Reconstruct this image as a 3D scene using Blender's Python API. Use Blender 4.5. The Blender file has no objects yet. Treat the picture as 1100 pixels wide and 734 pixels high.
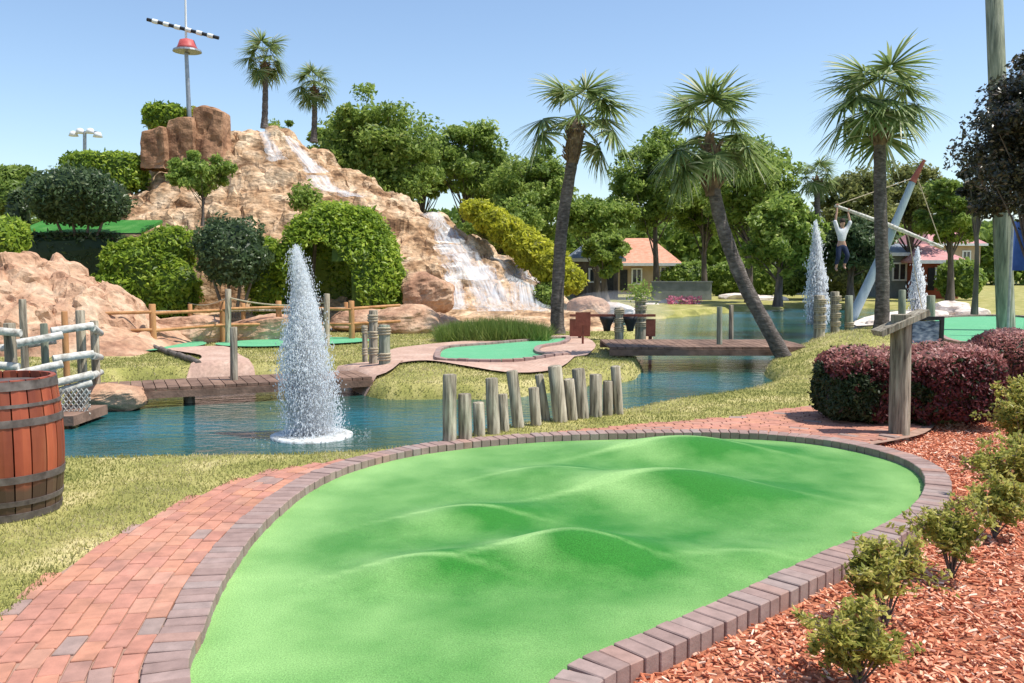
import bpy, math, random
import numpy as np
from mathutils import Vector, Matrix
from mathutils.geometry import delaunay_2d_cdt
PI = math.pi
R = math.radians
random.seed(7)
rng = np.random.default_rng(11)

# ------------------------------------------------------------------ camera, light, sky
sc = bpy.context.scene
COL = sc.collection
CAMH, PITCH, F = 1.7, R(4.63), 950.0
cd = bpy.data.cameras.new('camera'); cam = bpy.data.objects.new('camera', cd); COL.objects.link(cam)
cam.location = (0, 0, CAMH); cam.rotation_euler = (PI/2 - PITCH, 0, 0)
cd.sensor_width = 36; cd.lens = F/1100*36; cd.clip_start = .05; cd.clip_end = 3000
sc.camera = cam
SUN_EL, SUN_AZ = R(64), R(102)          # azimuth from +Y towards +X
w = bpy.data.worlds.new('World'); sc.world = w; w.use_nodes = True
nt = w.node_tree; bg = nt.nodes['Background']
sky = nt.nodes.new('ShaderNodeTexSky'); sky.sky_type = 'NISHITA'; sky.sun_disc = False
sky.sun_elevation = SUN_EL; sky.sun_rotation = SUN_AZ; sky.air_density = 1.0; sky.dust_density = 0.6; sky.ozone_density = 2.2
nt.links.new(sky.outputs[0], bg.inputs[0]); bg.inputs[1].default_value = 0.142
sl = bpy.data.lights.new('sun', 'SUN'); sl.energy = 4.4; sl.angle = R(.5); sl.color = (1, .95, .87)
so = bpy.data.objects.new('sun', sl); COL.objects.link(so)
sdir = Vector((math.sin(SUN_AZ)*math.cos(SUN_EL), math.cos(SUN_AZ)*math.cos(SUN_EL), math.sin(SUN_EL)))
so.rotation_euler = sdir.to_track_quat('Z', 'Y').to_euler(); so.location = (20, 20, 40)
vs = sc.view_settings; sc.display_settings.display_device = 'sRGB'
vs.view_transform = 'Standard'; vs.look = 'None'; vs.gamma = 1; vs.exposure = 0.42; vs.use_curve_mapping = False
sc.render.engine = 'CYCLES'
try:
    sc.cycles.max_bounces = 12; sc.cycles.diffuse_bounces = 7; sc.cycles.transparent_max_bounces = 24; sc.cycles.sample_clamp_indirect = 6
except Exception: pass

# ------------------------------------------------------------------ picture -> place
def ray(px, py):
    u, v = (px-550)/F, (367-py)/F
    return np.array((u, math.cos(PITCH)+v*math.sin(PITCH), -math.sin(PITCH)+v*math.cos(PITCH)))
def P(px, py, z=0.0):
    d = ray(px, py); t = (z-CAMH)/d[2]
    return np.array((d[0]*t, d[1]*t, z))
def PY(px, py, Y):
    d = ray(px, py); t = Y/d[1]
    return np.array((d[0]*t, Y, CAMH+d[2]*t))

# ------------------------------------------------------------------ numeric helpers
def hash3(i, j, k, s=0):
    n = (i*374761393 + j*668265263 + k*2147483647 + s*974711) & 0x7fffffff
    n = (n ^ (n >> 13))*1274126177 & 0x7fffffff
    n = (n ^ (n >> 16))
    return (n & 0xffff)/65535.0
def vnoise(p, s=0):
    p = np.asarray(p, float); f = np.floor(p); t = p-f; t = t*t*(3-2*t); i = f.astype(np.int64)
    r = 0
    for a in (0, 1):
        for b in (0, 1):
            for c in (0, 1):
                wgt = (t[:, 0] if a else 1-t[:, 0])*(t[:, 1] if b else 1-t[:, 1])*(t[:, 2] if c else 1-t[:, 2])
                r = r + wgt*hash3(i[:, 0]+a, i[:, 1]+b, i[:, 2]+c, s)
    return r
def fbm(p, octv=4, s=0):
    p = np.asarray(p, float); r = 0; a = .5
    for o in range(octv):
        r = r + a*(vnoise(p, s+o)-.5); p = p*2.03+11.3; a *= .55
    return r
def voro(p, s=0):
    p = np.asarray(p, float); f = np.floor(p).astype(np.int64); d1 = np.full(len(p), 9.); d2 = d1.copy(); cid = np.zeros(len(p))
    for a in (-1, 0, 1):
        for b in (-1, 0, 1):
            for c in (-1, 0, 1):
                i, j, k = f[:, 0]+a, f[:, 1]+b, f[:, 2]+c
                q = np.stack([i+hash3(i, j, k, s), j+hash3(i, j, k, s+1), k+hash3(i, j, k, s+2)], 1); d = np.sqrt(((p-q)**2).sum(1)); r = hash3(i, j, k, s+3)
                n1 = d < d1; d2 = np.where(n1, d1, np.minimum(d2, d)); cid = np.where(n1, r, cid); d1 = np.where(n1, d, d1)
    return d1, d2-d1, cid
def catmull(pts, n=8, closed=True):
    pts = [np.array(p[:2], float) for p in pts]; out = []; N = len(pts)
    rngi = range(N) if closed else range(N-1)
    for i in rngi:
        g = (lambda k: pts[k % N]) if closed else (lambda k: pts[min(max(k, 0), N-1)])
        a, b, c, d = g(i-1), g(i), g(i+1), g(i+2)
        for q in range(n):
            t = q/n
            out.append(.5*((2*b)+(-a+c)*t+(2*a-5*b+4*c-d)*t*t+(-a+3*b-3*c+d)*t**3))
    if not closed: out.append(pts[-1])
    return np.array(out)
def inside(poly, q):
    x, y = q[:, 0], q[:, 1]; r = np.zeros(len(q), bool); n = len(poly)
    for i in range(n):
        x1, y1 = poly[i]; x2, y2 = poly[(i+1) % n]
        if y1 == y2: continue
        c = ((y1 > y) != (y2 > y)) & (x < (x2-x1)*(y-y1)/(y2-y1)+x1)
        r ^= c
    return r
def sdist(poly, q):            # negative inside
    d = np.full(len(q), 1e9); n = len(poly)
    for i in range(n):
        a = poly[i]; b = poly[(i+1) % n]; ab = b-a
        t = np.clip(((q-a)@ab)/max(ab@ab, 1e-9), 0, 1)
        e = q-(a+t[:, None]*ab); d = np.minimum(d, (e*e).sum(1))
    d = np.sqrt(d); return np.where(inside(poly, q), -d, d)
def sstep(a, b, x):
    t = np.clip((x-a)/(b-a), 0, 1); return t*t*(3-2*t)
def offset(poly, d):           # closed polygon pushed outward by d
    n = len(poly); area = sum(poly[i][0]*poly[(i+1) % n][1]-poly[(i+1) % n][0]*poly[i][1] for i in range(n))
    s = 1 if area > 0 else -1
    t = np.roll(poly, -1, 0)-np.roll(poly, 1, 0); t /= np.linalg.norm(t, axis=1)[:, None]
    return poly+d*s*np.stack([t[:, 1], -t[:, 0]], 1)
def resample(poly, step, closed=True):
    p = np.vstack([poly, poly[:1]]) if closed else poly
    L = np.r_[0, np.cumsum(np.linalg.norm(np.diff(p, axis=0), axis=1))]
    n = max(3, int(round(L[-1]/step))); s = np.linspace(0, L[-1], n+1)
    if closed: s = s[:-1]
    q = np.stack([np.interp(s, L, p[:, 0]), np.interp(s, L, p[:, 1])], 1)
    e = .02; qa = np.stack([np.interp((s+e) % L[-1] if closed else np.minimum(s+e, L[-1]), L, p[:, k]) for k in (0, 1)], 1)
    qb = np.stack([np.interp((s-e) % L[-1] if closed else np.maximum(s-e, 0), L, p[:, k]) for k in (0, 1)], 1)
    t = qa-qb; t /= np.linalg.norm(t, axis=1)[:, None]
    return q, t, L[-1]/n

# ------------------------------------------------------------------ mesh builder
class MB:
    def __init__(s): s.v = []; s.f = {3: [], 4: []}; s.t = {3: [], 4: []}; s.n = 0
    def add(s, v, f, tone=None):
        v = np.asarray(v, float).reshape(-1, 3); f = np.asarray(f, int); k = f.shape[1]
        s.v.append(v); s.f[k].append(f+s.n)
        t = np.full(len(f), random.random() if tone is None else 0.0)
        if tone is not None: t[:] = tone
        s.t[k].append(t); s.n += len(v); return s
    def box(s, c, size, rz=0, tone=None, M=None):
        hx, hy, hz = np.array(size)/2
        v = np.array([(x, y, z) for x in (-hx, hx) for y in (-hy, hy) for z in (-hz, hz)])
        if M is not None: v = v@np.array(M.to_3x3()).T
        if rz: c_, s_ = math.cos(rz), math.sin(rz); v = v@np.array([[c_, s_, 0], [-s_, c_, 0], [0, 0, 1]])
        return s.add(v+np.array(c), [(0, 1, 3, 2), (4, 6, 7, 5), (0, 4, 5, 1), (2, 3, 7, 6), (0, 2, 6, 4), (1, 5, 7, 3)], tone)
    def beam(s, a, b, w_, h_, tone=None):     # box from a to b
        a, b = Vector(a), Vector(b); q = (b-a).to_track_quat('X', 'Z').to_matrix()
        return s.box((a+b)/2, ((b-a).length, w_, h_), 0, tone, q)
    def tube(s, pts, rad, seg=8, tone=None, cap=True, jit=0, sx=1):
        pts = np.asarray(pts, float); n = len(pts); rad = np.full(n, rad) if np.isscalar(rad) else np.asarray(rad)
        t = np.gradient(pts, axis=0) if n > 2 else np.repeat((pts[1]-pts[0])[None], 2, 0)
        t /= np.linalg.norm(t, axis=1)[:, None]+1e-9
        up = np.array((0, 0, 1.)) if abs(t[0][2]) < .9 else np.array((1., 0, 0)); V = []
        for i in range(n):
            a = np.cross(t[i], up); a /= np.linalg.norm(a); b = np.cross(a, t[i]); up = b
            for k in range(seg):
                th = 2*PI*k/seg; r = rad[i]*(1+jit*(random.random()-.5))
                V.append(pts[i]+r*(math.cos(th)*a*sx+math.sin(th)*b))
        Fq = [(i*seg+k, i*seg+(k+1) % seg, (i+1)*seg+(k+1) % seg, (i+1)*seg+k) for i in range(n-1) for k in range(seg)]
        tn = random.random() if tone is None else tone
        base = s.n; s.add(V, Fq, tn)
        if cap:
            for e, c in ((0, pts[0]), (n-1, pts[-1])):
                ring = [V[e*seg+k] for k in range(seg)]
                s.add(ring+[c], [(k, (k+1) % seg, seg) for k in range(seg)], tn)
        return s
    def lathe(s, prof, seg=24, c=(0, 0, 0), tone=None):
        V = [(r*math.cos(2*PI*k/seg), r*math.sin(2*PI*k/seg), z) for r, z in prof for k in range(seg)]
        n = len(prof)
        return s.add(np.array(V)+np.array(c), [(i*seg+k, i*seg+(k+1) % seg, (i+1)*seg+(k+1) % seg, (i+1)*seg+k) for i in range(n-1) for k in range(seg)], tone)
    def build(s, name, mat, parent=None, origin=(0, 0, 0), local=False, smooth=False, mods=None):
        org = np.array(parent.location if parent else origin, float)
        if parent and parent.parent: org = org+np.array(parent.parent.location)
        if local: org = np.zeros(3)
        v = np.concatenate(s.v)-org
        me = bpy.data.meshes.new(name)
        q = np.concatenate(s.f[4]) if s.f[4] else np.zeros((0, 4), int); t = np.concatenate(s.f[3]) if s.f[3] else np.zeros((0, 3), int)
        tn = np.concatenate(s.t[4]+s.t[3])
        me.vertices.add(len(v)); me.vertices.foreach_set('co', v.ravel())
        me.loops.add(q.size+t.size); me.loops.foreach_set('vertex_index', np.r_[q.ravel(), t.ravel()].astype(np.int32))
        ls = np.r_[np.arange(len(q))*4, q.size+np.arange(len(t))*3].astype(np.int32)
        me.polygons.add(len(ls)); me.polygons.foreach_set('loop_start', ls)
        try: me.polygons.foreach_set('loop_total', np.r_[np.full(len(q), 4), np.full(len(t), 3)].astype(np.int32))
        except Exception: pass
        me.polygons.foreach_set('use_smooth', np.full(len(ls), smooth))
        me.update(calc_edges=True); me.validate()
        if len(me.polygons) == len(tn):
            a = me.attributes.new('tone', 'FLOAT', 'FACE'); a.data.foreach_set('value', tn.astype(np.float32))
        me.materials.append(mat)
        o = bpy.data.objects.new(name, me); COL.objects.link(o)
        if parent: o.parent = parent
        else: o.location = origin
        return o
def tag(o, label, cat, group=None):
    o['label'] = label; o['category'] = cat
    if group: o['group'] = group
    return o
def kind(o, k='structure'): o['kind'] = k; return o
def thing(name, label, cat, loc=(0, 0, 0), group=None):
    o = bpy.data.objects.new(name, None); COL.objects.link(o); o.location = tuple(float(a) for a in loc)
    o.empty_display_size = .3
    return tag(o, label, cat, group)
def dup(root, loc, rz=0, scale=1, label=None, group=None):
    r = root.copy(); COL.objects.link(r); r.location = tuple(float(a) for a in loc); r.rotation_euler = (0, 0, rz)
    r.scale = (scale,)*3 if np.isscalar(scale) else scale
    if label: r['label'] = label
    if group: r['group'] = group
    for ch in list(root.children):
        c = ch.copy(); COL.objects.link(c); c.parent = r
        for g in list(ch.children):
            d = g.copy(); COL.objects.link(d); d.parent = c
    return r

# ------------------------------------------------------------------ materials
def newmat(name):
    m = bpy.data.materials.new(name); m.use_nodes = True; return m, m.node_tree.nodes, m.node_tree.links, m.node_tree.nodes['Principled BSDF']
def ramp(N, stops, interp='LINEAR'):
    r = N.new('ShaderNodeValToRGB'); e = r.color_ramp.elements; r.color_ramp.interpolation = interp
    while len(e) > 1: e.remove(e[-1])
    e[0].position = stops[0][0]; e[0].color = (*stops[0][1], 1)
    for p, c in stops[1:]:
        x = e.new(p); x.color = (*c, 1)
    return r
def noise_node(N, L, scale, detail=4, stretch=None, rough=.55):
    tc = N.new('ShaderNodeTexCoord'); n = N.new('ShaderNodeTexNoise'); n.inputs['Scale'].default_value = scale
    n.inputs['Detail'].default_value = detail; n.inputs['Roughness'].default_value = rough
    if stretch:
        mp = N.new('ShaderNodeMapping'); mp.inputs['Scale'].default_value = stretch; L.new(tc.outputs['Object'], mp.inputs[0]); L.new(mp.outputs[0], n.inputs[0])
    else: L.new(tc.outputs['Object'], n.inputs[0])
    return n
def surf(name, stops, scale=3, rough=.8, bump=.3, bscale=None, tone=None, stretch=None, dist=.02, spec=.3, metallic=0, scale2=None, amt2=.5):
    """noise-coloured surface; tone = ramp stops driven by the per-face tone attribute, multiplied in"""
    m, N, L, b = newmat(name)
    n = noise_node(N, L, scale, 6, stretch); r = ramp(N, stops); L.new(n.outputs[0], r.inputs[0]); c = r.outputs[0]
    if scale2:
        n2 = noise_node(N, L, scale2, 3, stretch); mr = N.new('ShaderNodeMapRange'); mr.inputs[1].default_value = .3; mr.inputs[2].default_value = .7
        mr.inputs[3].default_value = 1-amt2; mr.inputs[4].default_value = 1+amt2*.5; L.new(n2.outputs[0], mr.inputs[0])
        x = N.new('ShaderNodeVectorMath'); x.operation = 'SCALE'; L.new(c, x.inputs[0]); L.new(mr.outputs[0], x.inputs[3]); c = x.outputs[0]
    if tone:
        at = N.new('ShaderNodeAttribute'); at.attribute_name = 'tone'; tr = ramp(N, tone); L.new(at.outputs['Fac'], tr.inputs[0])
        mx = N.new('ShaderNodeMix'); mx.data_type = 'RGBA'; mx.blend_type = 'MULTIPLY'; mx.inputs[0].default_value = 1
        L.new(c, mx.inputs[6]); L.new(tr.outputs[0], mx.inputs[7]); c = mx.outputs[2]
    L.new(c, b.inputs['Base Color']); b.inputs['Roughness'].default_value = rough
    b.inputs['Specular IOR Level'].default_value = spec; b.inputs['Metallic'].default_value = metallic
    if bump:
        nb = noise_node(N, L, bscale or scale*4, 5, stretch); bp = N.new('ShaderNodeBump'); bp.inputs['Strength'].default_value = bump; bp.inputs['Distance'].default_value = dist
        L.new(nb.outputs[0], bp.inputs['Height']); L.new(bp.outputs[0], b.inputs['Normal'])
    return m
def leafmat(name, stops, trans=.5, rough=.45, spec=.35):
    m, N, L, b = newmat(name); at = N.new('ShaderNodeAttribute'); at.attribute_name = 'tone'
    r = ramp(N, stops); L.new(at.outputs['Fac'], r.inputs[0]); L.new(r.outputs[0], b.inputs['Base Color'])
    b.inputs['Roughness'].default_value = rough; b.inputs['Specular IOR Level'].default_value = spec
    t = N.new('ShaderNodeBsdfTranslucent'); g = N.new('ShaderNodeGamma'); g.inputs[1].default_value = .85
    L.new(r.outputs[0], g.inputs[0]); L.new(g.outputs[0], t.inputs[0])
    mx = N.new('ShaderNodeMixShader'); mx.inputs[0].default_value = trans
    L.new(b.outputs[0], mx.inputs[1]); L.new(t.outputs[0], mx.inputs[2]); L.new(mx.outputs[0], N['Material Output'].inputs[0]); return m
G3 = lambda v: (v, v, v)
M = {}
M['grass'] = surf('lawn', [(.3, (.2, .2, .055)), (.45, (.3, .29, .08)), (.56, (.4, .36, .125)), (.68, (.55, .47, .22))], 1.6, .95, .5, 60, dist=.02, scale2=45, amt2=.35)
M['blade'] = leafmat('grass blade', [(0, (.16, .19, .05)), (.45, (.35, .34, .11)), (.75, (.5, .44, .2)), (1, (.68, .58, .36))], .4, .7, .1)
M['brick'] = surf('path brick', [(.3, (.75, .75, .75)), (.7, (1.15, 1.12, 1.1))], 9, .9, .4, 60, dist=.004,
    tone=[(0, (.33, .25, .22)), (.1, (.37, .23, .19)), (.16, (.44, .22, .165)), (.4, (.48, .225, .165)), (.65, (.5, .235, .165)), (.85, (.52, .25, .16)), (1, (.49, .265, .195))], scale2=1.3, amt2=.2)
M['kerb'] = surf('kerb brick', [(.3, (.8, .8, .8)), (.7, (1.1, 1.1, 1.1))], 12, .9, .5, 70, dist=.004,
    tone=[(0, (.28, .19, .165)), (.5, (.34, .235, .205)), (.8, (.32, .25, .225)), (1, (.37, .22, .175))])
M['sand'] = surf('joint sand', [(.3, (.26, .16, .12)), (.7, (.42, .27, .2))], 8, .95, .3)
M['tan_path'] = surf('far path', [(.3, (.42, .27, .21)), (.5, (.5, .33, .25)), (.7, (.58, .42, .33))], 2, .9, .3, 30, scale2=18, amt2=.25)
M['mulch_bed'] = surf('mulch bed', [(.3, (.16, .045, .025)), (.6, (.5, .19, .1))], 22, .95, .8, 60)
M['chip'] = surf('mulch chip', [(.3, G3(.8)), (.7, G3(1.15))], 30, .85, 0, tone=[(0, (.3, .08, .04)), (.25, (.62, .2, .1)), (.6, (.78, .33, .19)), (.85, (.85, .46, .3)), (1, (.88, .66, .5))])
M['rock'] = surf('rock', [(.3, (.13, .07, .035)), (.39, (.36, .21, .11)), (.48, (.53, .345, .2)), (.58, (.62, .44, .28)), (.7, (.7, .55, .38))], 1.1, .9, .9, 3.5, dist=.1, scale2=6, amt2=.5, stretch=(1, 1, 1.8))
M['rock_pink'] = surf('pink rock', [(.28, (.2, .1, .06)), (.4, (.4, .22, .135)), (.53, (.53, .33, .21)), (.68, (.62, .45, .31))], 1.2, .9, .9, 5, dist=.08, scale2=7, amt2=.3)
M['rock_brown'] = surf('brown rock', [(.28, (.17, .08, .045)), (.5, (.33, .18, .1)), (.7, (.47, .28, .17))], 1.2, .9, .9, 4, dist=.1, scale2=6, amt2=.3)
M['rock_pale'] = surf('pale rock', [(.3, (.5, .4, .33)), (.6, (.8, .72, .64))], 2, .9, .6, 6, dist=.05)
M['bark'] = surf('bark', [(.3, (.07, .055, .045)), (.6, (.17, .14, .12)), (.75, (.26, .22, .19))], 5, .9, .9, 14, stretch=(1, 1, .25), dist=.03)
M['palm_bark'] = surf('palm bark', [(.3, (.07, .058, .05)), (.55, (.16, .135, .12)), (.75, (.3, .26, .23))], 9, .95, 1, 22, stretch=(.9, .9, 2.0), dist=.03, scale2=1.2, amt2=.35)
M['boot'] = surf('palm leaf bases', [(.3, (.1, .065, .045)), (.6, (.25, .17, .11)), (.75, (.45, .36, .26))], 6, .9, .8, 20)
M['grey_wood'] = surf('weathered wood', [(.3, (.09, .075, .055)), (.43, (.27, .23, .17)), (.56, (.43, .375, .28)), (.74, (.62, .56, .44))], 26, .9, 1, 40, stretch=(1, 1, .1), dist=.02, scale2=4, amt2=.35, tone=[(0, G3(.72)), (1, G3(1.12))])
M['green_wood'] = surf('treated post', [(.3, (.1, .11, .085)), (.5, (.24, .26, .19)), (.72, (.42, .42, .33))], 16, .9, 1, 30, stretch=(1, 1, .1), dist=.02, scale2=2, amt2=.3)
M['white_wood'] = surf('whitewashed log', [(.3, (.22, .2, .17)), (.45, (.45, .43, .38)), (.65, (.68, .66, .6))], 14, .8, .6, 18, dist=.01)
M['orange_wood'] = surf('orange stained wood', [(.3, (.3, .13, .05)), (.6, (.5, .26, .11))], 6, .8, .6, 18, stretch=(1, 1, .3), dist=.01)
M['deck'] = surf('deck timber', [(.3, (.12, .07, .048)), (.6, (.25, .155, .11))], 4, .8, .5, 20, tone=[(0, G3(.8)), (1, G3(1.15))])
M['brown_paint'] = surf('brown painted board', [(.3, (.15, .04, .025)), (.7, (.26, .08, .05))], 5, .6, .3)
M['rope'] = surf('rope', [(.3, (.35, .28, .18)), (.7, (.55, .47, .34))], 20, .9, .5)
M['black'] = surf('black paint', [(.3, (.012, .012, .014)), (.7, (.035, .035, .04))], 8, .5, .1)
M['metal'] = surf('galvanised metal', [(.3, (.25, .27, .29)), (.7, (.4, .42, .44))], 8, .4, .1, metallic=.5)
M['hoop'] = surf('barrel hoop', [(.3, (.07, .055, .05)), (.7, (.2, .17, .155))], 12, .6, .4, 40, dist=.004, metallic=.3)
M['white'] = surf('white paint', [(.3, (.66, .67, .68)), (.7, (.8, .8, .8))], 5, .6, .1)
M['red'] = surf('red paint', [(.3, (.4, .06, .06)), (.7, (.55, .12, .11))], 5, .5, .1)
M['blue_grey'] = surf('blue grey boom', [(.3, (.25, .33, .38)), (.7, (.42, .5, .54))], 6, .6, .3, stretch=(1, 1, .3))
M['blue'] = surf('blue cloth', [(.3, (.02, .05, .2)), (.7, (.04, .09, .3))], 3, .8, .2)
M['wall_tan'] = surf('tan wall', [(.3, (.4, .3, .2)), (.7, (.5, .39, .28))], 2, .9, .2)
M['wall_white'] = surf('white wall', [(.3, (.6, .58, .52)), (.7, (.72, .7, .65))], 2, .9, .2)
M['wall_red'] = surf('red wall', [(.3, (.25, .06, .04)), (.7, (.35, .1, .06))], 2, .9, .2)
M['wall_grey'] = surf('grey block wall', [(.3, (.16, .18, .18)), (.7, (.27, .29, .29))], 2, .9, .3)
M['roof_red'] = surf('terracotta roof', [(.3, (.5, .22, .13)), (.7, (.68, .36, .24))], 3, .85, .8, 10, stretch=(1, 1, 3), dist=.05)
M['roof_pink'] = surf('faded red roof', [(.3, (.45, .2, .2)), (.7, (.6, .32, .3))], 3, .85, .6, 10, dist=.05)
M['roof_grey'] = surf('grey roof', [(.3, (.17, .2, .23)), (.7, (.26, .29, .33))], 3, .7, .6, 10, dist=.05)
M['glass'] = surf('window glass', [(.3, (.02, .025, .03)), (.7, (.05, .06, .07))], 2, .08, 0, spec=.8)
M['skin'] = surf('skin', [(.3, (.45, .26, .18)), (.7, (.55, .33, .24))], 5, .6, 0)
M['shirt'] = surf('white shirt', [(.3, (.6, .62, .66)), (.7, (.78, .79, .8))], 5, .9, .3)
M['navy'] = surf('navy trousers', [(.3, (.015, .02, .05)), (.7, (.03, .045, .09))], 5, .9, .3)
M['hair'] = surf('hair', [(.3, (.02, .012, .008)), (.7, (.05, .03, .02))], 20, .7, .3)
M['picture'] = surf('sign face', [(.35, (.06, .08, .13)), (.5, (.25, .3, .4)), (.62, (.5, .52, .58))], 7, .5, 0, stretch=(1, 1, 2.5))
# foliage
M['hedge'] = leafmat('bright hedge leaf', [(0, (.08, .14, .02)), (.4, (.24, .36, .035)), (.75, (.42, .53, .055)), (1, (.62, .66, .13))])
M['dark_leaf'] = leafmat('dark leaf', [(0, (.03, .055, .022)), (.5, (.075, .125, .045)), (.85, (.14, .19, .08)), (1, (.3, .35, .2))], .4, .4)
M['tree_leaf'] = leafmat('tree leaf', [(0, (.07, .12, .02)), (.5, (.19, .28, .045)), (.85, (.32, .41, .08)), (1, (.46, .52, .15))])
M['tree_leaf2'] = leafmat('sunny tree leaf', [(0, (.09, .15, .03)), (.5, (.23, .33, .055)), (.85, (.38, .47, .1)), (1, (.52, .57, .18))], .55)
M['light_leaf'] = leafmat('light tree leaf', [(0, (.1, .17, .03)), (.5, (.25, .36, .06)), (.85, (.4, .49, .1)), (1, (.54, .58, .2))], .55)
M['blue_leaf'] = leafmat('cool tree leaf', [(0, (.055, .12, .035)), (.5, (.14, .26, .06)), (.85, (.25, .38, .1)), (1, (.4, .48, .19))])
M['olive_leaf'] = leafmat('olive leaf', [(0, (.08, .09, .025)), (.5, (.21, .23, .06)), (.85, (.34, .35, .11)), (1, (.48, .46, .2))])
M['yellow_leaf'] = leafmat('yellow hedge leaf', [(0, (.22, .24, .02)), (.5, (.52, .53, .04)), (.85, (.72, .69, .06)), (1, (.82, .76, .14))], .6)
M['shrub_leaf'] = leafmat('young shrub leaf', [(0, (.08, .1, .02)), (.35, (.25, .28, .05)), (.66, (.5, .47, .1)), (.86, (.68, .6, .18)), (1, (.55, .26, .12))])
M['maroon_leaf'] = leafmat('maroon bush leaf', [(0, (.02, .035, .012)), (.2, (.04, .065, .02)), (.38, (.05, .015, .018)), (.6, (.17, .04, .042)), (.8, (.38, .14, .12)), (1, (.6, .33, .28))], .3)
M['plum_leaf'] = leafmat('plum tree leaf', [(0, (.012, .014, .01)), (.45, (.035, .038, .024)), (.66, (.06, .065, .035)), (.84, (.14, .09, .055)), (1, (.5, .44, .38))], .25, .3, .6)
M['palm_leaf'] = leafmat('palm frond', [(0, (.06, .1, .03)), (.45, (.17, .25, .07)), (.78, (.36, .42, .16)), (1, (.78, .76, .52))], .45)
M['reed'] = leafmat('long grass leaf', [(0, (.06, .11, .02)), (.6, (.15, .23, .04)), (1, (.3, .36, .09))], .35)
M['flower'] = leafmat('pink flower', [(0, (.5, .08, .2)), (1, (.75, .3, .42))])
# putting turf: fine fuzzy nap, brushed and slightly bleached patches, with hump light and shade painted in
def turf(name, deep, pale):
    m, N, L, b = newmat(name); at = N.new('ShaderNodeAttribute'); at.attribute_name = 'wear_and_hump_shade'
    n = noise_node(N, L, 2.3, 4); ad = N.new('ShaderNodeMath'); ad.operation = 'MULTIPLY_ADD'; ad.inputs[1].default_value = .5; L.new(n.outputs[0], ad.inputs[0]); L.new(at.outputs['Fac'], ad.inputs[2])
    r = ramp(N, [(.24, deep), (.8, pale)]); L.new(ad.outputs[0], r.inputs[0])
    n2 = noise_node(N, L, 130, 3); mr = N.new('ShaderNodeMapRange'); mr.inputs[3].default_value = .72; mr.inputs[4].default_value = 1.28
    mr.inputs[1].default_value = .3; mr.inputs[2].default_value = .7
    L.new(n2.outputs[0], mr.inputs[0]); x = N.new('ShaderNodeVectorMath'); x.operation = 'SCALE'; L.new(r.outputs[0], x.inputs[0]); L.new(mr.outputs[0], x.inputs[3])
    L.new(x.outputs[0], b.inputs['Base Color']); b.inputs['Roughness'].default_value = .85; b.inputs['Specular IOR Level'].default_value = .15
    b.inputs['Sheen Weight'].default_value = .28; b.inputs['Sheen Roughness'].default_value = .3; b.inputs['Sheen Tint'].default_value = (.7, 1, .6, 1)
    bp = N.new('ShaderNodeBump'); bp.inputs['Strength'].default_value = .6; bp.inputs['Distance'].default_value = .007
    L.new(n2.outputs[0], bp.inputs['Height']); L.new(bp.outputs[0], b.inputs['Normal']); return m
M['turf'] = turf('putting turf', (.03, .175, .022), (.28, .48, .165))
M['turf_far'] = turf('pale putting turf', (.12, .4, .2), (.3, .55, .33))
# water
m, N, L, b = newmat('pond water')
b.inputs['Roughness'].default_value = .04; b.inputs['IOR'].default_value = 1.33
nn = noise_node(N, L, .35, 2); rr = ramp(N, [(.3, (.03, .07, .045)), (.47, (.015, .075, .065)), (.66, (.01, .12, .16))]); L.new(nn.outputs[0], rr.inputs[0]); L.new(rr.outputs[0], b.inputs['Base Color'])
n1 = noise_node(N, L, 3.2, 4, (1, 2.2, 1)); n2 = noise_node(N, L, 14, 2, (1, 1.6, 1)); ad = N.new('ShaderNodeMath'); ad.operation = 'MULTIPLY_ADD'; ad.inputs[1].default_value = .25
L.new(n2.outputs[0], ad.inputs[0]); L.new(n1.outputs[0], ad.inputs[2]); bp = N.new('ShaderNodeBump'); bp.inputs['Strength'].default_value = .55; bp.inputs['Distance'].default_value = .05
L.new(ad.outputs[0], bp.inputs['Height']); L.new(bp.outputs[0], b.inputs['Normal']); M['water'] = m
# falling water / spray
def foam(name, alpha, streak, lo=.42, hi=.62):
    m, N, L, b = newmat(name); b.inputs['Base Color'].default_value = (.95, .97, .98, 1); b.inputs['Roughness'].default_value = .35
    if streak:
        n = noise_node(N, L, 4, 5, streak); mr = N.new('ShaderNodeMapRange'); mr.inputs[1].default_value = lo; mr.inputs[2].default_value = hi; mr.inputs[4].default_value = alpha
        L.new(n.outputs[0], mr.inputs[0]); L.new(mr.outputs[0], b.inputs['Alpha'])
    else: b.inputs['Alpha'].default_value = alpha
    t = N.new('ShaderNodeBsdfTranslucent'); t.inputs[0].default_value = (.98, .99, 1, 1); mx = N.new('ShaderNodeMixShader'); mx.inputs[0].default_value = .72 if not streak else 0
    L.new(b.outputs[0], mx.inputs[1]); L.new(t.outputs[0], mx.inputs[2]); L.new(mx.outputs[0], N['Material Output'].inputs[0]); return m
M['spray'] = foam('fountain spray', .62, None)
M['fall'] = foam('waterfall sheet', .96, (2.4, .5, .35), .36, .56)
def mistmat(name, dens):
    m, N, L, b = newmat(name); N.remove(b); v = N.new('ShaderNodeVolumePrincipled'); v.inputs['Color'].default_value = (.97, .98, 1, 1); v.inputs['Density'].default_value = dens; v.inputs['Anisotropy'].default_value = .0
    L.new(v.outputs[0], N['Material Output'].inputs['Volume']); return m
M['mist'] = mistmat('fine spray', 2.6); M['thin_mist'] = mistmat('drifting spray', .1)
M['float'] = surf('foamy float', [(.35, (.3, .3, .27)), (.6, (.75, .78, .78))], 14, .6, .3)

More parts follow.
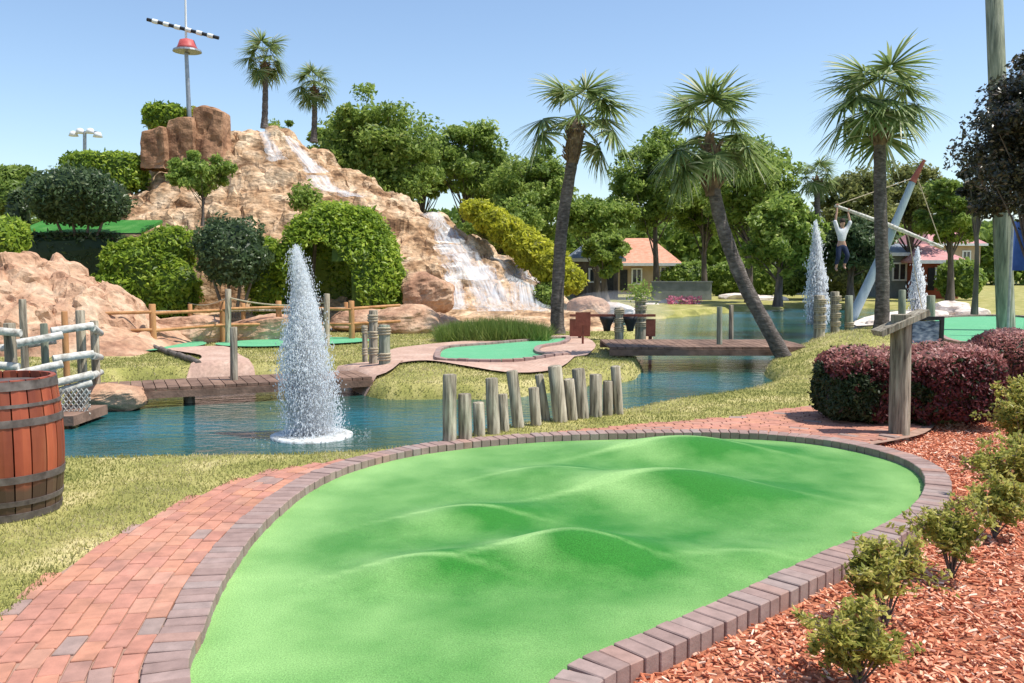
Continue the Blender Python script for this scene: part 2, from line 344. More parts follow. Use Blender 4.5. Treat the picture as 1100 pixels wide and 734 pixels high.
# ------------------------------------------------------------------ foliage generators
def leaves(mb, pts, size, nrm=None, flat=.5, tone=None, aspect=.5):
    """small rhombic leaf blades at pts"""
    n = len(pts); d = rng.normal(size=(n, 3))
    if nrm is not None: d = d*(1-flat)+nrm*flat*1.8
    d /= np.linalg.norm(d, axis=1)[:, None]
    a = np.cross(d, rng.normal(size=(n, 3))); a /= np.linalg.norm(a, axis=1)[:, None]+1e-9; b_ = np.cross(d, a)
    s = (size*(.45+1.05*rng.random(n)))[:, None]
    v = np.stack([pts-a*s, pts+b_*s*aspect-d*s*.15, pts+a*s, pts-b_*s*aspect-d*s*.15], 1).reshape(-1, 3)
    f = np.arange(n*4).reshape(-1, 4)
    t = np.clip(rng.normal(.5, .22, n), 0, 1) if tone is None else tone
    mb.add(v, f, t)
def sphere_pts(n):
    d = rng.normal(size=(n, 3)); return d/np.linalg.norm(d, axis=1)[:, None]
def blob_foliage(blobs, dens, size, shell=.12, box=2.0, lump=.12, lscale=1.6, core=True, tonef=None, keep=None, corek=.86):
    """blobs: (centre, radii); leaves on the lumpy union surface + a leafy core behind them"""
    mb = MB()
    for bi, (c, r) in enumerate(blobs):
        c = np.array(c, float); r = np.array(r, float)
        area = 4*PI*((r[0]*r[1])**1.6+(r[0]*r[2])**1.6+(r[1]*r[2])**1.6)**(1/1.6)/3**(1/1.6)
        n = int(area*dens); d = sphere_pts(n)
        k = (np.abs(d)**box).sum(1)**(-1/box); s = d*k[:, None]
        p = c+s*r; p = p+d*(lump*2*fbm(p*lscale, 3, 5))[:, None]*min(r)*1.6
        p = p-d*(np.abs(rng.normal(0, shell, n)))[:, None]
        out = rng.random(n) < .07; p[out] += d[out]*rng.random((out.sum(), 1))*shell*.9
        ok = np.ones(n, bool)
        for bj, (c2, r2) in enumerate(blobs):
            if bj != bi:
                q = np.abs((p-np.array(c2))/(np.array(r2)*.8)); ok &= (q**box).sum(1) > 1
        ok &= p[:, 2] > 0.0 if keep is None else keep(p)
        p = p[ok]; d = d[ok]
        if len(p) == 0: continue
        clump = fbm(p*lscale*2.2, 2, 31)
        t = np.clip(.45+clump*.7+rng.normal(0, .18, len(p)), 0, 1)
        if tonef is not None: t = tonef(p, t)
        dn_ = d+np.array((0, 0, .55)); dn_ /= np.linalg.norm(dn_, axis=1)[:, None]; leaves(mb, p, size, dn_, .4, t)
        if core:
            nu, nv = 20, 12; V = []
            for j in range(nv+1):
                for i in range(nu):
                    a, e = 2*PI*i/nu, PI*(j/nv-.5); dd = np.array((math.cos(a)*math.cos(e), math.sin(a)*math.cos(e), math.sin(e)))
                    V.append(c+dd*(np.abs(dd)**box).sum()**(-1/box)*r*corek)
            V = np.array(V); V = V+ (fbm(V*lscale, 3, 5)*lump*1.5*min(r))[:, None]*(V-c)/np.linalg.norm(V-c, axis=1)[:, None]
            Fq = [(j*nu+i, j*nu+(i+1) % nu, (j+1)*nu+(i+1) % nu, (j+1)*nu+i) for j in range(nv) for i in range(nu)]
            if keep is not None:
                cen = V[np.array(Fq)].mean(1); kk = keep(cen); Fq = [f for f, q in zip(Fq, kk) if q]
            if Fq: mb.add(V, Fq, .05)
    return mb
def make_tree(name, label, cat, H, crown, ncl, nleaf, size, mat, trunk=.14, tmat='bark', cs=.42, loc=(0, 0, 0), group=None, lean=0, bare=None, seed=1):
    """crown=(cz, rx, rz) in metres above base"""
    global rng
    sv = rng; rng = np.random.default_rng(seed); random.seed(seed)
    root = thing(name, label, cat, loc, group); cz, rx, rz = crown
    d = sphere_pts(ncl); rad = rng.random(ncl)**.45
    C = d*(rad*rng.uniform(.72, 1.03, ncl))[:, None]*np.array((rx, rx, rz))*.86+np.array((lean, 0, cz)); C[:, 2] += .12*rz*fbm(C*.7, 2)
    C[:, :2] *= (1-.25*np.clip((C[:, 2:3]-cz)/rz, 0, 1))
    tb = MB(); top = np.array((lean*.7, 0, cz+rz*.45)); zz = np.linspace(0, 1, 9)
    pts = np.stack([top[0]*zz**1.5+.12*np.sin(zz*5+seed)*trunk*3, .08*np.cos(zz*4+seed)*trunk*3, top[2]*zz], 1)
    tb.tube(pts, trunk*(1-.75*zz)+trunk*.35*np.exp(-zz*14), 10, .5, jit=.1)
    tb.build('trunk', M[tmat], root, local=True, smooth=True)
    lb = MB(); order = np.argsort(-rad)[:min(ncl, 34)]
    for i in order:
        t0 = .35+.5*rng.random(); k = int(t0*8); a = pts[k]; e = C[i]; mid = (a+e)/2+np.array((0, 0, .12*np.linalg.norm(e-a)))*rng.random()
        r0 = trunk*.35*(1-t0*.5); lb.tube([a, a*.55+mid*.45, mid, e], [r0, r0*.8, r0*.55, r0*.2], 5, .5, cap=False)
    lb.build('limb', M[tmat], root, local=True, smooth=True)
    mb = MB(); per = nleaf//ncl; P_, N_, T_ = [], [], []
    for c in C:
        s = cs*(.45+.75*rng.random())*rx*.5; g = sphere_pts(per)*(rng.random(per)**.5)[:, None]*np.array((s, s, s*.7))
        P_.append(c+g); q = (c+g-np.array((lean, 0, cz))); q /= np.linalg.norm(q, axis=1)[:, None]+1e-6; q[:, 2] += .8; N_.append(q)
        T_.append(np.clip(.48+rng.normal(0, .1)+rng.normal(0, .2, per), 0, 1))
    leaves(mb, np.concatenate(P_), size, np.concatenate(N_), .3, np.concatenate(T_), .5)
    mb.build('crown', M[mat], root, local=True); rng = sv
    return root

# palm frond: arched stalk with a fan of narrow drooping leaflets
def frond_mesh(elev, seed, L0=.72, L1=.86, n=46):
    r_ = np.random.default_rng(seed); mb = MB(); el = R(elev); pts = []
    p = np.zeros(3); e = el
    for i in range(7):
        pts.append(p.copy()); st = L0/6; p = p+np.array((math.cos(e), 0, math.sin(e)))*st; e -= .07+.05*(math.cos(e))
    tip = pts[-1]; mb.tube(pts, np.linspace(.022, .01, 7), 4, .75, cap=False)
    fwd = np.array((math.cos(e), 0, math.sin(e))); side = np.array((0, 1., 0)); upv = np.cross(fwd, side)*-1
    V, Fc, T = [], [], []
    for k in range(n):
        a = R(-125+250*k/(n-1)+r_.normal(0, 3)); ln = L1*(.72+.28*math.cos(a*.6))*(.85+.25*r_.random()); w_ = .019+.01*r_.random()
        dirn = fwd*math.cos(a)+side*math.sin(a)+upv*(.34*abs(math.sin(a))+r_.normal(0, .12)); dirn /= np.linalg.norm(dirn)
        wv = np.cross(dirn, upv); wv /= np.linalg.norm(wv); q = tip+dirn*.04; b0 = len(V)
        segs = 5; dd = dirn.copy()
        for s in range(segs+1):
            ww = w_*(.35, .9, 1, .8, .45, .05)[s]; V += [q-wv*ww, q+wv*ww]
            drop = .02+.17*(s/segs)**2*(1+.8*r_.random()); dd = dd+np.array((0, 0, -drop)); dd /= np.linalg.norm(dd); q = q+dd*ln/segs
        tn = min(1, max(0, r_.normal(.5, .22)))
        for s in range(segs): Fc.append((b0+2*s, b0+2*s+1, b0+2*s+3, b0+2*s+2)); T.append(tn)
    mb.add(V, Fc, np.array(T)); return mb
FR = {}
def frond_data(elev, v):
    key = (elev, v)
    if key not in FR:
        o = frond_mesh(elev, 100+elev*3+v).build('frond', M['palm_leaf'], local=True); FR[key] = o.data; bpy.data.objects.remove(o)
    return FR[key]
def make_palm(label, trunk_pts, r0, crown_s, fronds, seed, group=None, boot=.9):
    random.seed(seed); base = np.array(trunk_pts[0], float); root = thing('palm_tree', label, 'palm tree', base, group)
    tp = np.array(trunk_pts, float); t = np.linspace(0, 1, len(tp)); q = np.linspace(0, 1, 26)
    sm = catmull3(tp, 26); rad = r0*(1-.22*q)+r0*.35*np.exp(-q*18); rad = rad*(1+.05*np.sin(np.arange(26)*2.4))
    mb = MB(); mb.tube(sm-np.array((0, 0, .12))*(q[:, None] < .01), rad, 14, .5, jit=.07); mb.build('trunk', M['palm_bark'], root, smooth=True)
    top = sm[-1]; bb = MB(); ax = sm[-1]-sm[-3]; ax /= np.linalg.norm(ax)
    bb.tube([top-ax*boot, top-ax*boot*.55, top-ax*.1, top+ax*.28], [r0*.82, r0*1.25, r0*1.2, r0*.3], 12, .5, jit=.25)
    for k in range(70):
        a = random.random()*2*PI; h = random.random()*boot*.95; rr = r0*1.05; o = np.array((math.cos(a), math.sin(a), 0)); c = top-ax*h+o*rr*.9
        bb.beam(c, c+o*(.07+.08*random.random())+np.array((0, 0, .12+.12*random.random())), .05, .018)
    bb.build('leaf_bases', M['boot'], root)
    for (az, elev, s) in fronds:
        o = bpy.data.objects.new('frond', frond_data(elev, random.randrange(2))); COL.objects.link(o); o.parent = root
        o.location = tuple(top-base+ax*(.12+.18*max(0, elev)/90)); o.rotation_euler = (0, random.uniform(-.12, .12), R(az)); o.scale = (s*crown_s,)*3
    return root
def catmull3(p, n):
    t = np.linspace(0, len(p)-1, n); out = []
    g = lambda k: p[min(max(k, 0), len(p)-1)]
    for x in t:
        i = min(int(x), len(p)-2); u = x-i; a, b, c, d = g(i-1), g(i), g(i+1), g(i+2)
        out.append(.5*((2*b)+(-a+c)*u+(2*a-5*b+4*c-d)*u*u+(-a+3*b-3*c+d)*u**3))
    return np.array(out)
def std_fronds(seed, n=22, top=80):
    r_ = random.Random(seed); out = []
    for i in range(n):
        f = i/n; elev = (75, 50, 25, 0, -30)[min(4, int(f*5))]
        out.append((i*137.5+r_.uniform(-20, 20), elev, r_.uniform(.85, 1.1)*(1 if elev > -20 else .9)))
    return out

# ================================================================== TERRAIN
WZ = -0.22
green = catmull([P(*q, -.04) for q in [(206, 734), (222, 680), (248, 620), (292, 562), (350, 518), (420, 494), (500, 481), (600, 473), (720, 470), (810, 471), (880, 477), (940, 489), (978, 503), (992, 520), (984, 544), (948, 570), (880, 602), (800, 640), (700, 685), (600, 732)]]
               + [(-.05, 3.0), (-.9, 2.75)], 8)
KW = .205
kin, kout = green, offset(green, KW); kmid = offset(green, KW/2)
path_px = [(-330, 900), (-150, 790), (0, 664), (60, 616), (150, 562), (250, 517), (340, 497), (420, 487), (476, 478), (560, 468), (620, 462), (680, 456), (760, 450), (830, 441), (885, 432), (960, 420), (1010, 432), (1000, 460), (960, 472)]
path_out = catmull([P(*q) for q in path_px], 5, closed=False)
path_poly = np.vstack([path_out, [P(900, 500)[:2], P(720, 500)[:2], P(500, 500)[:2], P(330, 580)[:2], P(260, 700)[:2], P(240, 900)[:2]]])
water_poly = catmull([P(*q, WZ) for q in [(-200, 512), (-60, 510), (70, 506), (200, 504), (330, 501), (430, 494), (480, 480), (560, 466), (660, 452), (700, 443), (780, 430), (818, 416), (808, 402), (826, 389), (850, 380),
        (858, 370), (885, 363), (925, 358), (1010, 340), (960, 333), (870, 332), (790, 336), (740, 341), (700, 343), (655, 340), (640, 345), (650, 352), (700, 361), (672, 371), (672, 383), (700, 393), (700, 404), (688, 411),
        (640, 417), (560, 430), (480, 432), (400, 431), (372, 424), (350, 412), (300, 407), (140, 412), (135, 425), (122, 434), (98, 436), (70, 436), (-20, 432), (-200, 430)]], 4)
mul_c = [P(*q, -.05)[:2] for q in [(1000, 455), (1070, 448), (1300, 448), (1700, 560), (1700, 734)]]+[np.array((5.2, 2.2)), np.array((.2, 2.2))]
def nearest(poly, p): return int(np.argmin(((poly-np.array(p))**2).sum(1)))
ia, ib = nearest(kmid, P(962, 480, -.05)[:2]), nearest(kmid, (.1, 2.9))
seg_ = kmid[ib:ia+1][::-1] if ib < ia else np.vstack([kmid[ib:], kmid[:ia+1]])[::-1]
# order: mulch outer points from top right clockwise to near the bottom, then along the kerb back up
seg_fwd = seg_ if np.linalg.norm(seg_[0]-mul_c[-1]) < np.linalg.norm(seg_[-1]-mul_c[-1]) else seg_[::-1]
if len(seg_fwd) > len(kmid)*.6:
    other = np.vstack([kmid[ia:], kmid[:ib+1]]) if ia > ib else kmid[ia:ib+1]
    seg_fwd = other if np.linalg.norm(other[0]-mul_c[-1]) < np.linalg.norm(other[-1]-mul_c[-1]) else other[::-1]
mulch_poly = np.vstack([np.array(mul_c), seg_fwd])
LUMPS = [(P(905, 385)[0], 17.6, 2.3, 1.7, .5), (P(440, 410)[0], 14.6, 1.3, .9, .16), (P(640, 400)[0], 15.6, 1.0, .8, .18), (P(950, 400)[0]+.6, 14.2, 1.6, 1.4, .22)]
def terrain(q, fine=True):
    z = .05*fbm(np.c_[q*.5, np.zeros(len(q))], 3, 3)
    near = sstep(9.5, 13, q[:, 1]); z = z*near
    dw = sdist(water_poly, q)
    for (x, y, sx, sy, h) in LUMPS: z = z+h*np.exp(-((q[:, 0]-x)/sx)**2-((q[:, 1]-y)/sy)**2)*sstep(-.1, 1.7, dw)
    wob = .12*fbm(np.c_[q*1.7, np.ones(len(q))], 3, 9)
    k = sstep(-.1, .42, dw+wob); z = (-.75)*(1-k)+z*k
    if fine:
        z = np.where(sdist(path_poly, q) < 0, np.minimum(z, -.045), z)
        dk = sdist(kmid, q); z = np.where(dk < 0, -.15, z); z = np.where(inside(mulch_poly, q), -.16, z)
    return z
def tz(x, y): return float(terrain(np.array([[x, y]]), False)[0])
xs = np.unique(np.round(np.r_[np.arange(-11, 11, .13), -11-np.cumsum(.2*1.09**np.arange(58)), 11+np.cumsum(.2*1.09**np.arange(58))], 4))
ys = np.unique(np.round(np.r_[np.arange(-3, 24, .13), 24+np.cumsum(.2*1.08**np.arange(66)), -3-np.cumsum(.5*1.25**np.arange(12))], 4))
GX, GY = np.meshgrid(xs, ys); q = np.c_[GX.ravel(), GY.ravel()]; gz = terrain(q)
nx = len(xs); idx = np.arange(len(ys)*nx).reshape(len(ys), nx)
mb = MB(); mb.add(np.c_[q, gz], np.stack([idx[:-1, :-1], idx[:-1, 1:], idx[1:, 1:], idx[1:, :-1]], -1).reshape(-1, 4), .5)
kind(mb.build('ground', M['grass'], smooth=True))
mb = MB(); mb.add([(-60, 4, WZ), (60, 4, WZ), (60, 75, WZ), (-60, 75, WZ)], [(0, 1, 2, 3)]); kind(mb.build('water', M['water']))

def fill(poly, step):
    lo, hi = poly.min(0), poly.max(0); gx, gy = np.meshgrid(np.arange(lo[0], hi[0], step), np.arange(lo[1], hi[1], step)); g = np.c_[gx.ravel(), gy.ravel()]
    g = g[sdist(poly, g) < -step*.4]; pts = [Vector(p) for p in poly]+[Vector(p) for p in g]; n = len(poly)
    r = delaunay_2d_cdt(pts, [], [list(range(n))], 1, 1e-4)
    return np.array([tuple(v) for v in r[0]]), np.array([f for f in r[2] if len(f) == 3])
def sheet(name, poly, zf, mat, step=.2, smooth=True):
    v, f = fill(poly, step); mb = MB(); mb.add(np.c_[v, zf(v)], f, .5); o = mb.build(name, mat, smooth=smooth); return o
# --- the big green, with its humps
HUMPS = [((735, 487), .8, .42, .145, -.05), ((722, 530), .85, .4, .17, -.25), ((612, 598), .5, .3, .15, .15), ((455, 612), .4, .24, .075, .3), ((505, 556), .5, .26, .08, .35), ((585, 512), .5, .3, .06, .2), ((800, 600), .5, .3, .04, .2)]
HW = [(P(*c, -.05), a, b_, h, r) for c, a, b_, h, r in HUMPS]
def green_z(v):
    z = np.full(len(v), -.055)
    for c, a, b_, h, r in HW:
        dx, dy = v[:, 0]-c[0], v[:, 1]-c[1]; u = dx*math.cos(r)+dy*math.sin(r); w_ = -dx*math.sin(r)+dy*math.cos(r)
        g = (u/a)**2+(w_/b_)**2; z = z+1.18*h*np.exp(-g**1.0*1.0)
    e = sstep(0, .3, -sdist(green, v)); return -.055+(z+.055)*e+.006*fbm(np.c_[v*2, np.zeros(len(v))], 2, 4)
def wear_and_hump_shade(v):  # bleaching at edges and left, plus light and shade of the humps painted in
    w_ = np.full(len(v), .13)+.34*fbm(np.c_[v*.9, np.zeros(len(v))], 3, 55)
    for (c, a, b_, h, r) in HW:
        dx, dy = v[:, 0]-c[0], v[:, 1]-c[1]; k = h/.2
        w_ = w_-.34*k*np.exp(-((dx-.45*a)/(a*1.0))**2-((dy+.05)/(b_*1.1))**2)+.55*k*np.exp(-((dx+.62*a+.35*(dy))/(.3*a))**2-((dy+.02)/(b_*1.0))**2)  # painted shade right of each hump, painted light on its left slope
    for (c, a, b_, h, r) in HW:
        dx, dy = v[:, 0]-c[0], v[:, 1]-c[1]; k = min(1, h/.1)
        w_ = w_+.55*k*np.exp(-((dy+.42*b_*(dx/a)**2-.12*b_)/(.13*b_))**2)*np.exp(-((dx+.15*a)/(1.05*a))**2)  # pale line painted as a highlight along each hump crest
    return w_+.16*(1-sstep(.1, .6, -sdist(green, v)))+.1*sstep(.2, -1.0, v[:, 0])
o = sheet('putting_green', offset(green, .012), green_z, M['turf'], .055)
co = np.array([tuple(v.co) for v in o.data.vertices])[:, :2]; at_ = o.data.attributes.new('wear_and_hump_shade', 'FLOAT', 'POINT'); at_.data.foreach_set('value', wear_and_hump_shade(co).astype(np.float32))
for _o in (o,):
    tag(o, 'large bright green humped putting green in the foreground, ringed by a brick kerb', 'putting green')
# --- kerb bricks
def kerb(name, poly, w_, step, z0, z1, zf=None, skip=None):
    q, t, st = resample(poly, step); mb = MB()
    for i, (p, tt) in enumerate(zip(q, t)):
        if skip and skip(p): continue
        a = math.atan2(tt[1], tt[0]); zz = (zf(p) if zf else 0)+random.uniform(-.004, .004)
        mb.box((p[0], p[1], (z0+z1)/2+zz), (st-.009, w_+random.uniform(-.006, .006), z1-z0), a+random.uniform(-.015, .015), random.random())
    o = mb.build(name, M['kerb']); bv = o.modifiers.new('bevel', 'BEVEL'); bv.width = .005; bv.segments = 1; return o
o = kerb('kerb', kmid, KW-.012, .1, -.2, .012); tag(o, 'ring of pinkish grey soldier bricks edging the large humped green', 'brick kerb')
o = sheet('kerb_mortar', offset(green, KW-.03), lambda v: np.where(sdist(green, v) < -.03, -.3, -.012), M['sand'], .06, False)
bpy.data.objects.remove(o)
mb = MB(); a_, b_ = offset(green, .02), offset(green, KW-.02); n = len(a_)
V = np.vstack([np.c_[a_, np.full(n, -.2)], np.c_[a_, np.full(n, -.004)], np.c_[b_, np.full(n, -.004)], np.c_[b_, np.full(n, -.2)]])
mb.add(V, [(k*n+i, k*n+(i+1) % n, (k+1)*n+(i+1) % n, (k+1)*n+i) for k in range(3) for i in range(n)]); kind(mb.build('kerb_bed', M['sand']))
# --- brick path: running bond courses following the kerb
sand_poly = path_poly
v, f = fill(path_poly, .25); keepv = sdist(kmid, v); f = f[(keepv[f] > -.02).all(1)]
mb = MB(); mb.add(np.c_[v, np.full(len(v), -.012)], f, .5); kind(mb.build('path_bed', M['sand']))
mb = MB(); edge = path_poly
for row in range(19):
    off = KW+.052+row*.104; pl = offset(green, off); qq, tt, st = resample(pl, .206)
    if row % 2: qq = qq+tt*.103
    ok = sdist(path_poly, qq) < .02
    if row: ok &= ~((qq[:, 1] < 7) & (qq[:, 0] > 0))
    for p, t_, k_ in zip(qq, tt, ok):
        if not k_ or inside(mulch_poly, p[None])[0]: continue
        tn = random.random(); tn = tn*.14 if random.random() < .07 else .16+tn*.84
        mb.box((p[0], p[1], -.025+random.uniform(-.002, .002)), (st-.009, .096, .05), math.atan2(t_[1], t_[0]), tn)
o = mb.build('path', M['brick']); kind(o); bv = o.modifiers.new('bevel', 'BEVEL'); bv.width = .004; bv.segments = 1
# --- mulch
sheet('mulch_bed', mulch_poly, lambda v: -.085+.02*fbm(np.c_[v*2, np.zeros(len(v))], 2), M['mulch_bed'], .3); kind(bpy.data.objects['mulch_bed'])
n = 62000; c = np.c_[rng.uniform(.1, 6.5, n), rng.uniform(2.4, 10.4, n)]; c = c[inside(mulch_poly, c) & (sdist(green, c) > KW+.015)]
dist = np.abs(c[:, 0]/np.maximum(c[:, 1], .1)) < .66; c = c[dist]; n = len(c)
mb = MB(); L_ = rng.uniform(.007, .027, n); W_ = rng.uniform(.003, .007, n); T_ = rng.uniform(.002, .004, n)
az = rng.uniform(0, PI, n); el = rng.normal(0, .35, n); ax = np.stack([np.cos(az)*np.cos(el), np.sin(az)*np.cos(el), np.sin(el)], 1)
sd = np.cross(ax, np.array((0, 0, 1.))+rng.normal(0, .4, (n, 3))); sd /= np.linalg.norm(sd, axis=1)[:, None]; up = np.cross(sd, ax)
ce = np.c_[c, -.078+rng.uniform(0, .028, n)]; V = np.stack([ce+sx*ax*L_[:, None]+sy*sd*W_[:, None]+sz*up*T_[:, None] for sx in (-1, 1) for sy in (-1, 1) for sz in (-1, 1)], 1).reshape(-1, 3)
Fb = np.array([(0, 1, 3, 2), (4, 6, 7, 5), (0, 4, 5, 1), (2, 3, 7, 6), (0, 2, 6, 4), (1, 5, 7, 3)]); Fa = (np.arange(n)[:, None, None]*8+Fb[None]).reshape(-1, 4)
mb.add(V, Fa, np.repeat(rng.random(n), 6)); o = mb.build('mulch', M['chip']); kind(o, 'stuff'); tag(o, 'red wood chip mulch covering the planting bed', 'mulch')
FARP = [catmull([P(*q, .02) for q in L_], 5) for L_ in (
  [(473, 385), (482, 376), (530, 371), (575, 367), (606, 365), (601, 370), (577, 375), (576, 382), (606, 388), (560, 392), (505, 392), (480, 390)],
  [(418, 378), (440, 373), (480, 369), (560, 363), (620, 362), (640, 372), (617, 392), (570, 402), (500, 401), (450, 398), (420, 399), (395, 402), (390, 395)],
  [(120, 414), (150, 400), (205, 392), (215, 384), (180, 377), (240, 374), (262, 386), (300, 396), (400, 391), (430, 384), (428, 400), (380, 410), (300, 406)],
  [(112, 376), (125, 369), (200, 366), (222, 370), (195, 376), (140, 379)], [(235, 369), (300, 365), (372, 364), (395, 368), (300, 373), (245, 373)],
  [(1003, 350), (1060, 346), (1110, 350), (1110, 380), (1060, 380), (1018, 374)])]
outcrop_free = lambda c: ~((c[:, 1] > 17) & (c[:, 0] < -7.4)) & (c[:, 1] < 24.5+0*c[:, 0]+20*(c[:, 0] > 4))
# --- lawn blades, near and middle distance
n = 200000; yy = 3+11*rng.random(n)**1.1; c = np.c_[rng.uniform(-.62, .62, n)*yy, yy]
ok = (sdist(path_poly, c) > -.03*rng.random(n)) & (sdist(kmid, c) > .1) & ~inside(mulch_poly, c) & (sdist(water_poly, c) > .1); c = c[ok]; n = len(c)
z = terrain(c, False); hgt = rng.uniform(.012, .03, n)*(1+c[:, 1]*.02); wd = .0022+.0005*c[:, 1]; a = rng.uniform(0, 2*PI, n)
dv = np.stack([np.cos(a), np.sin(a), 0*a], 1)*wd[:, None]; b0 = np.c_[c, z-.003]; tipv = b0+np.c_[rng.normal(0, .012, (n, 2)), hgt]
mb = MB(); patch = fbm(np.c_[c*1.4, np.zeros(n)], 3, 17); mb.add(np.stack([b0-dv, b0+dv, tipv], 1).reshape(-1, 3), np.arange(n*3).reshape(-1, 3), np.clip(.5+patch*1.1+rng.normal(0, .18, n), 0, 1))
n = 150000; yy = 14+15*rng.random(n)**1.2; c = np.c_[rng.uniform(-.62, .62, n)*yy, yy]; c = c[(sdist(water_poly, c) > .1) & (outcrop_free(c))]; n = len(c)
for pl in FARP: k_ = ~inside(pl, c); c = c[k_]; n = len(c)
z = terrain(c, False); a = rng.uniform(0, 2*PI, n); wd = .0005*c[:, 1]+.003; dv = np.stack([np.cos(a), np.sin(a), 0*a], 1)*wd[:, None]; b0 = np.c_[c, z-.003]; patch = fbm(np.c_[c*1.1, np.zeros(n)], 3, 17)
mb.add(np.stack([b0-dv, b0+dv, b0+np.c_[rng.normal(0, .02, (n, 2)), rng.uniform(.02, .05, n)]], 1).reshape(-1, 3), np.arange(n*3).reshape(-1, 3), np.clip(.5+patch*1.3+rng.normal(0, .2, n), 0, 1))
o = mb.build('grass', M['blade']); kind(o, 'stuff'); tag(o, 'short yellowish lawn grass round the ponds and path', 'grass')

zt = lambda off: (lambda v: terrain(v, False)+off)
# --- second green on the point, its kerb and paths
g2 = catmull([P(*q, .02) for q in [(473, 385), (482, 376), (530, 371), (575, 367), (606, 365), (601, 370), (577, 375), (576, 382), (606, 388), (560, 392), (505, 392), (480, 390)]], 5)
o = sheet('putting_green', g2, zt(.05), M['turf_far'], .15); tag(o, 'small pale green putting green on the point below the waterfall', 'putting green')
o = kerb('kerb', offset(g2, .06), .11, .2, -.03, .1, lambda p: tz(*p)); tag(o, 'low dark brick kerb round the small green on the point', 'brick kerb')
pp = catmull([P(*q, .02) for q in [(418, 378), (440, 373), (480, 369), (560, 363), (620, 362), (640, 372), (617, 392), (570, 402), (500, 401), (450, 398), (420, 399), (395, 402), (390, 395)]], 5)
kind(sheet('path', pp, zt(.045), M['tan_path'], .15))
pp = catmull([P(*q, .02) for q in [(120, 414), (150, 400), (205, 392), (215, 384), (180, 377), (240, 374), (262, 386), (300, 396), (400, 391), (430, 384), (428, 400), (380, 410), (300, 406)]], 5)
kind(sheet('path', pp, zt(.06), M['tan_path'], .15))
for pts, lab in (([(112, 376), (125, 369), (200, 366), (222, 370), (195, 376), (140, 379)], 'narrow pale green strip by the left rock outcrop, seen through the orange rails'),
                 ([(235, 369), (300, 365), (372, 364), (395, 368), (300, 373), (245, 373)], 'narrow pale green strip behind the tall fountain')):
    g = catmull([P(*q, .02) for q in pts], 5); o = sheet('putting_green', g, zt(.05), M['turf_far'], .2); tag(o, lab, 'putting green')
g4 = catmull([P(*q, .02) for q in [(1003, 350), (1060, 346), (1110, 350), (1110, 380), (1060, 380), (1018, 374)]], 5)
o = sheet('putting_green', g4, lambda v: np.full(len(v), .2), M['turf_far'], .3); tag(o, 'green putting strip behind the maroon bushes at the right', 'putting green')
o = kerb('kerb', offset(g4, .07), .13, .22, -.2, .26); tag(o, 'brick kerb round the putting strip behind the maroon bushes', 'brick kerb')

# ================================================================== ROCK HILL
RX = [-30, -21, -17, -14.9, -14.2, -13, -11.2, -10.2, -8.9, -7.5, -6.6, -5.4, -3.6, -1.8, .36, 1.4, 2.5, 3.2, 8]
RH = [1.2, 2.6, 3.4, 4.2, 5.2, 6.1, 6.5, 7.1, 7.1, 6.3, 5.6, 5.0, 4.0, 3.1, 1.9, 1.2, .4, -.3, -.8]
def hill(q, noise=True):
    X, Y = q[:, 0], q[:, 1]
    Xr = X*34/np.maximum(Y, 30)*.6+X*.4 if False else X
    Hr = np.interp(Xr, RX, RH)
    yb = np.interp(X, [-30, -12, -5, -3, 1.5, 3], [27.5, 27.2, 26.6, 27.2, 28.6, 30]); yr = np.interp(X, [-30, -3, 3], [34, 34, 33])
    t = (Y-yb)/(yr-yb)
    fr = np.clip(t, 0, 1); prof = np.where(fr < .5, fr*1.15, .575+(fr-.5)*.85)
    H = Hr*prof
    # left half: terrace held by a wall
    k = sstep(-6.8, -9.2, X); ter = 2.75*sstep(27.1, 27.5, Y)
    rise = 2.75+(Hr-2.75)*np.clip((Y-29.3)/(34-29.3), 0, 1)**.9
    H = H*(1-k)+np.where(Y < 29.3, ter, rise)*k
    back = 1-sstep(35.5, 43, Y); H = H*back
    H = H+.55*sstep(24.2, 27, Y)*(1-sstep(2, 3.5, X))*(Y < 28)*(1-sstep(27, 28, Y))
    if noise:
        n = len(q); p3 = np.c_[q, np.zeros(n)]
        H = H+1.1*fbm(p3*.45, 4, 21)*np.clip(H/2, 0, 1)
        H = H+.17*np.sin(2*PI*H/.85+6*fbm(p3*.3, 2, 22))*np.clip(H/1.5, 0, 1)
        H = H+.5*np.abs(fbm(p3*1.3, 3, 23))*np.clip(H, 0, 1)-.12*np.clip(H, 0, 1)
        wp = np.c_[q, H*.8]+.5*np.c_[fbm(p3*.8, 2, 81), fbm(p3*.8, 2, 82), fbm(p3*.8, 2, 83)]
        _, e1, c1 = voro(wp*np.array((.75, .95, 1.1)), 91); _, e2, c2 = voro(wp*np.array((1.9, 2.3, 2.6)), 95)
        H = H+((c1-.5)*.34-.26*np.exp(-e1*10)+(c2-.5)*.13-.11*np.exp(-e2*9))*np.clip(H/1.2, 0, 1)
        flat = sstep(-9.3, -10.3, X)*(Y < 29.2)*(Y > 27.2); H = H*(1-flat)+2.78*flat
    edge = sstep(23.8, 25, Y)*(1-sstep(2.8, 4.6, X)); return H*edge-.3*(1-edge)
gx, gy = np.arange(-26, 4.6, .11), np.arange(23.7, 43.2, .11); X_, Y_ = np.meshgrid(gx, gy); q = np.c_[X_.ravel(), Y_.ravel()]; hz = hill(q)
jit = np.c_[fbm(np.c_[q*2.1, hz*2.1], 3, 41), fbm(np.c_[q*2.1, hz*2.1], 3, 42)]*.5*np.clip(hz, 0, 1)[:, None]
idx = np.arange(len(q)).reshape(X_.shape); mb = MB(); mb.add(np.c_[q+jit, hz], np.stack([idx[:-1, :-1], idx[:-1, 1:], idx[1:, 1:], idx[1:, :-1]], -1).reshape(-1, 4), .5)
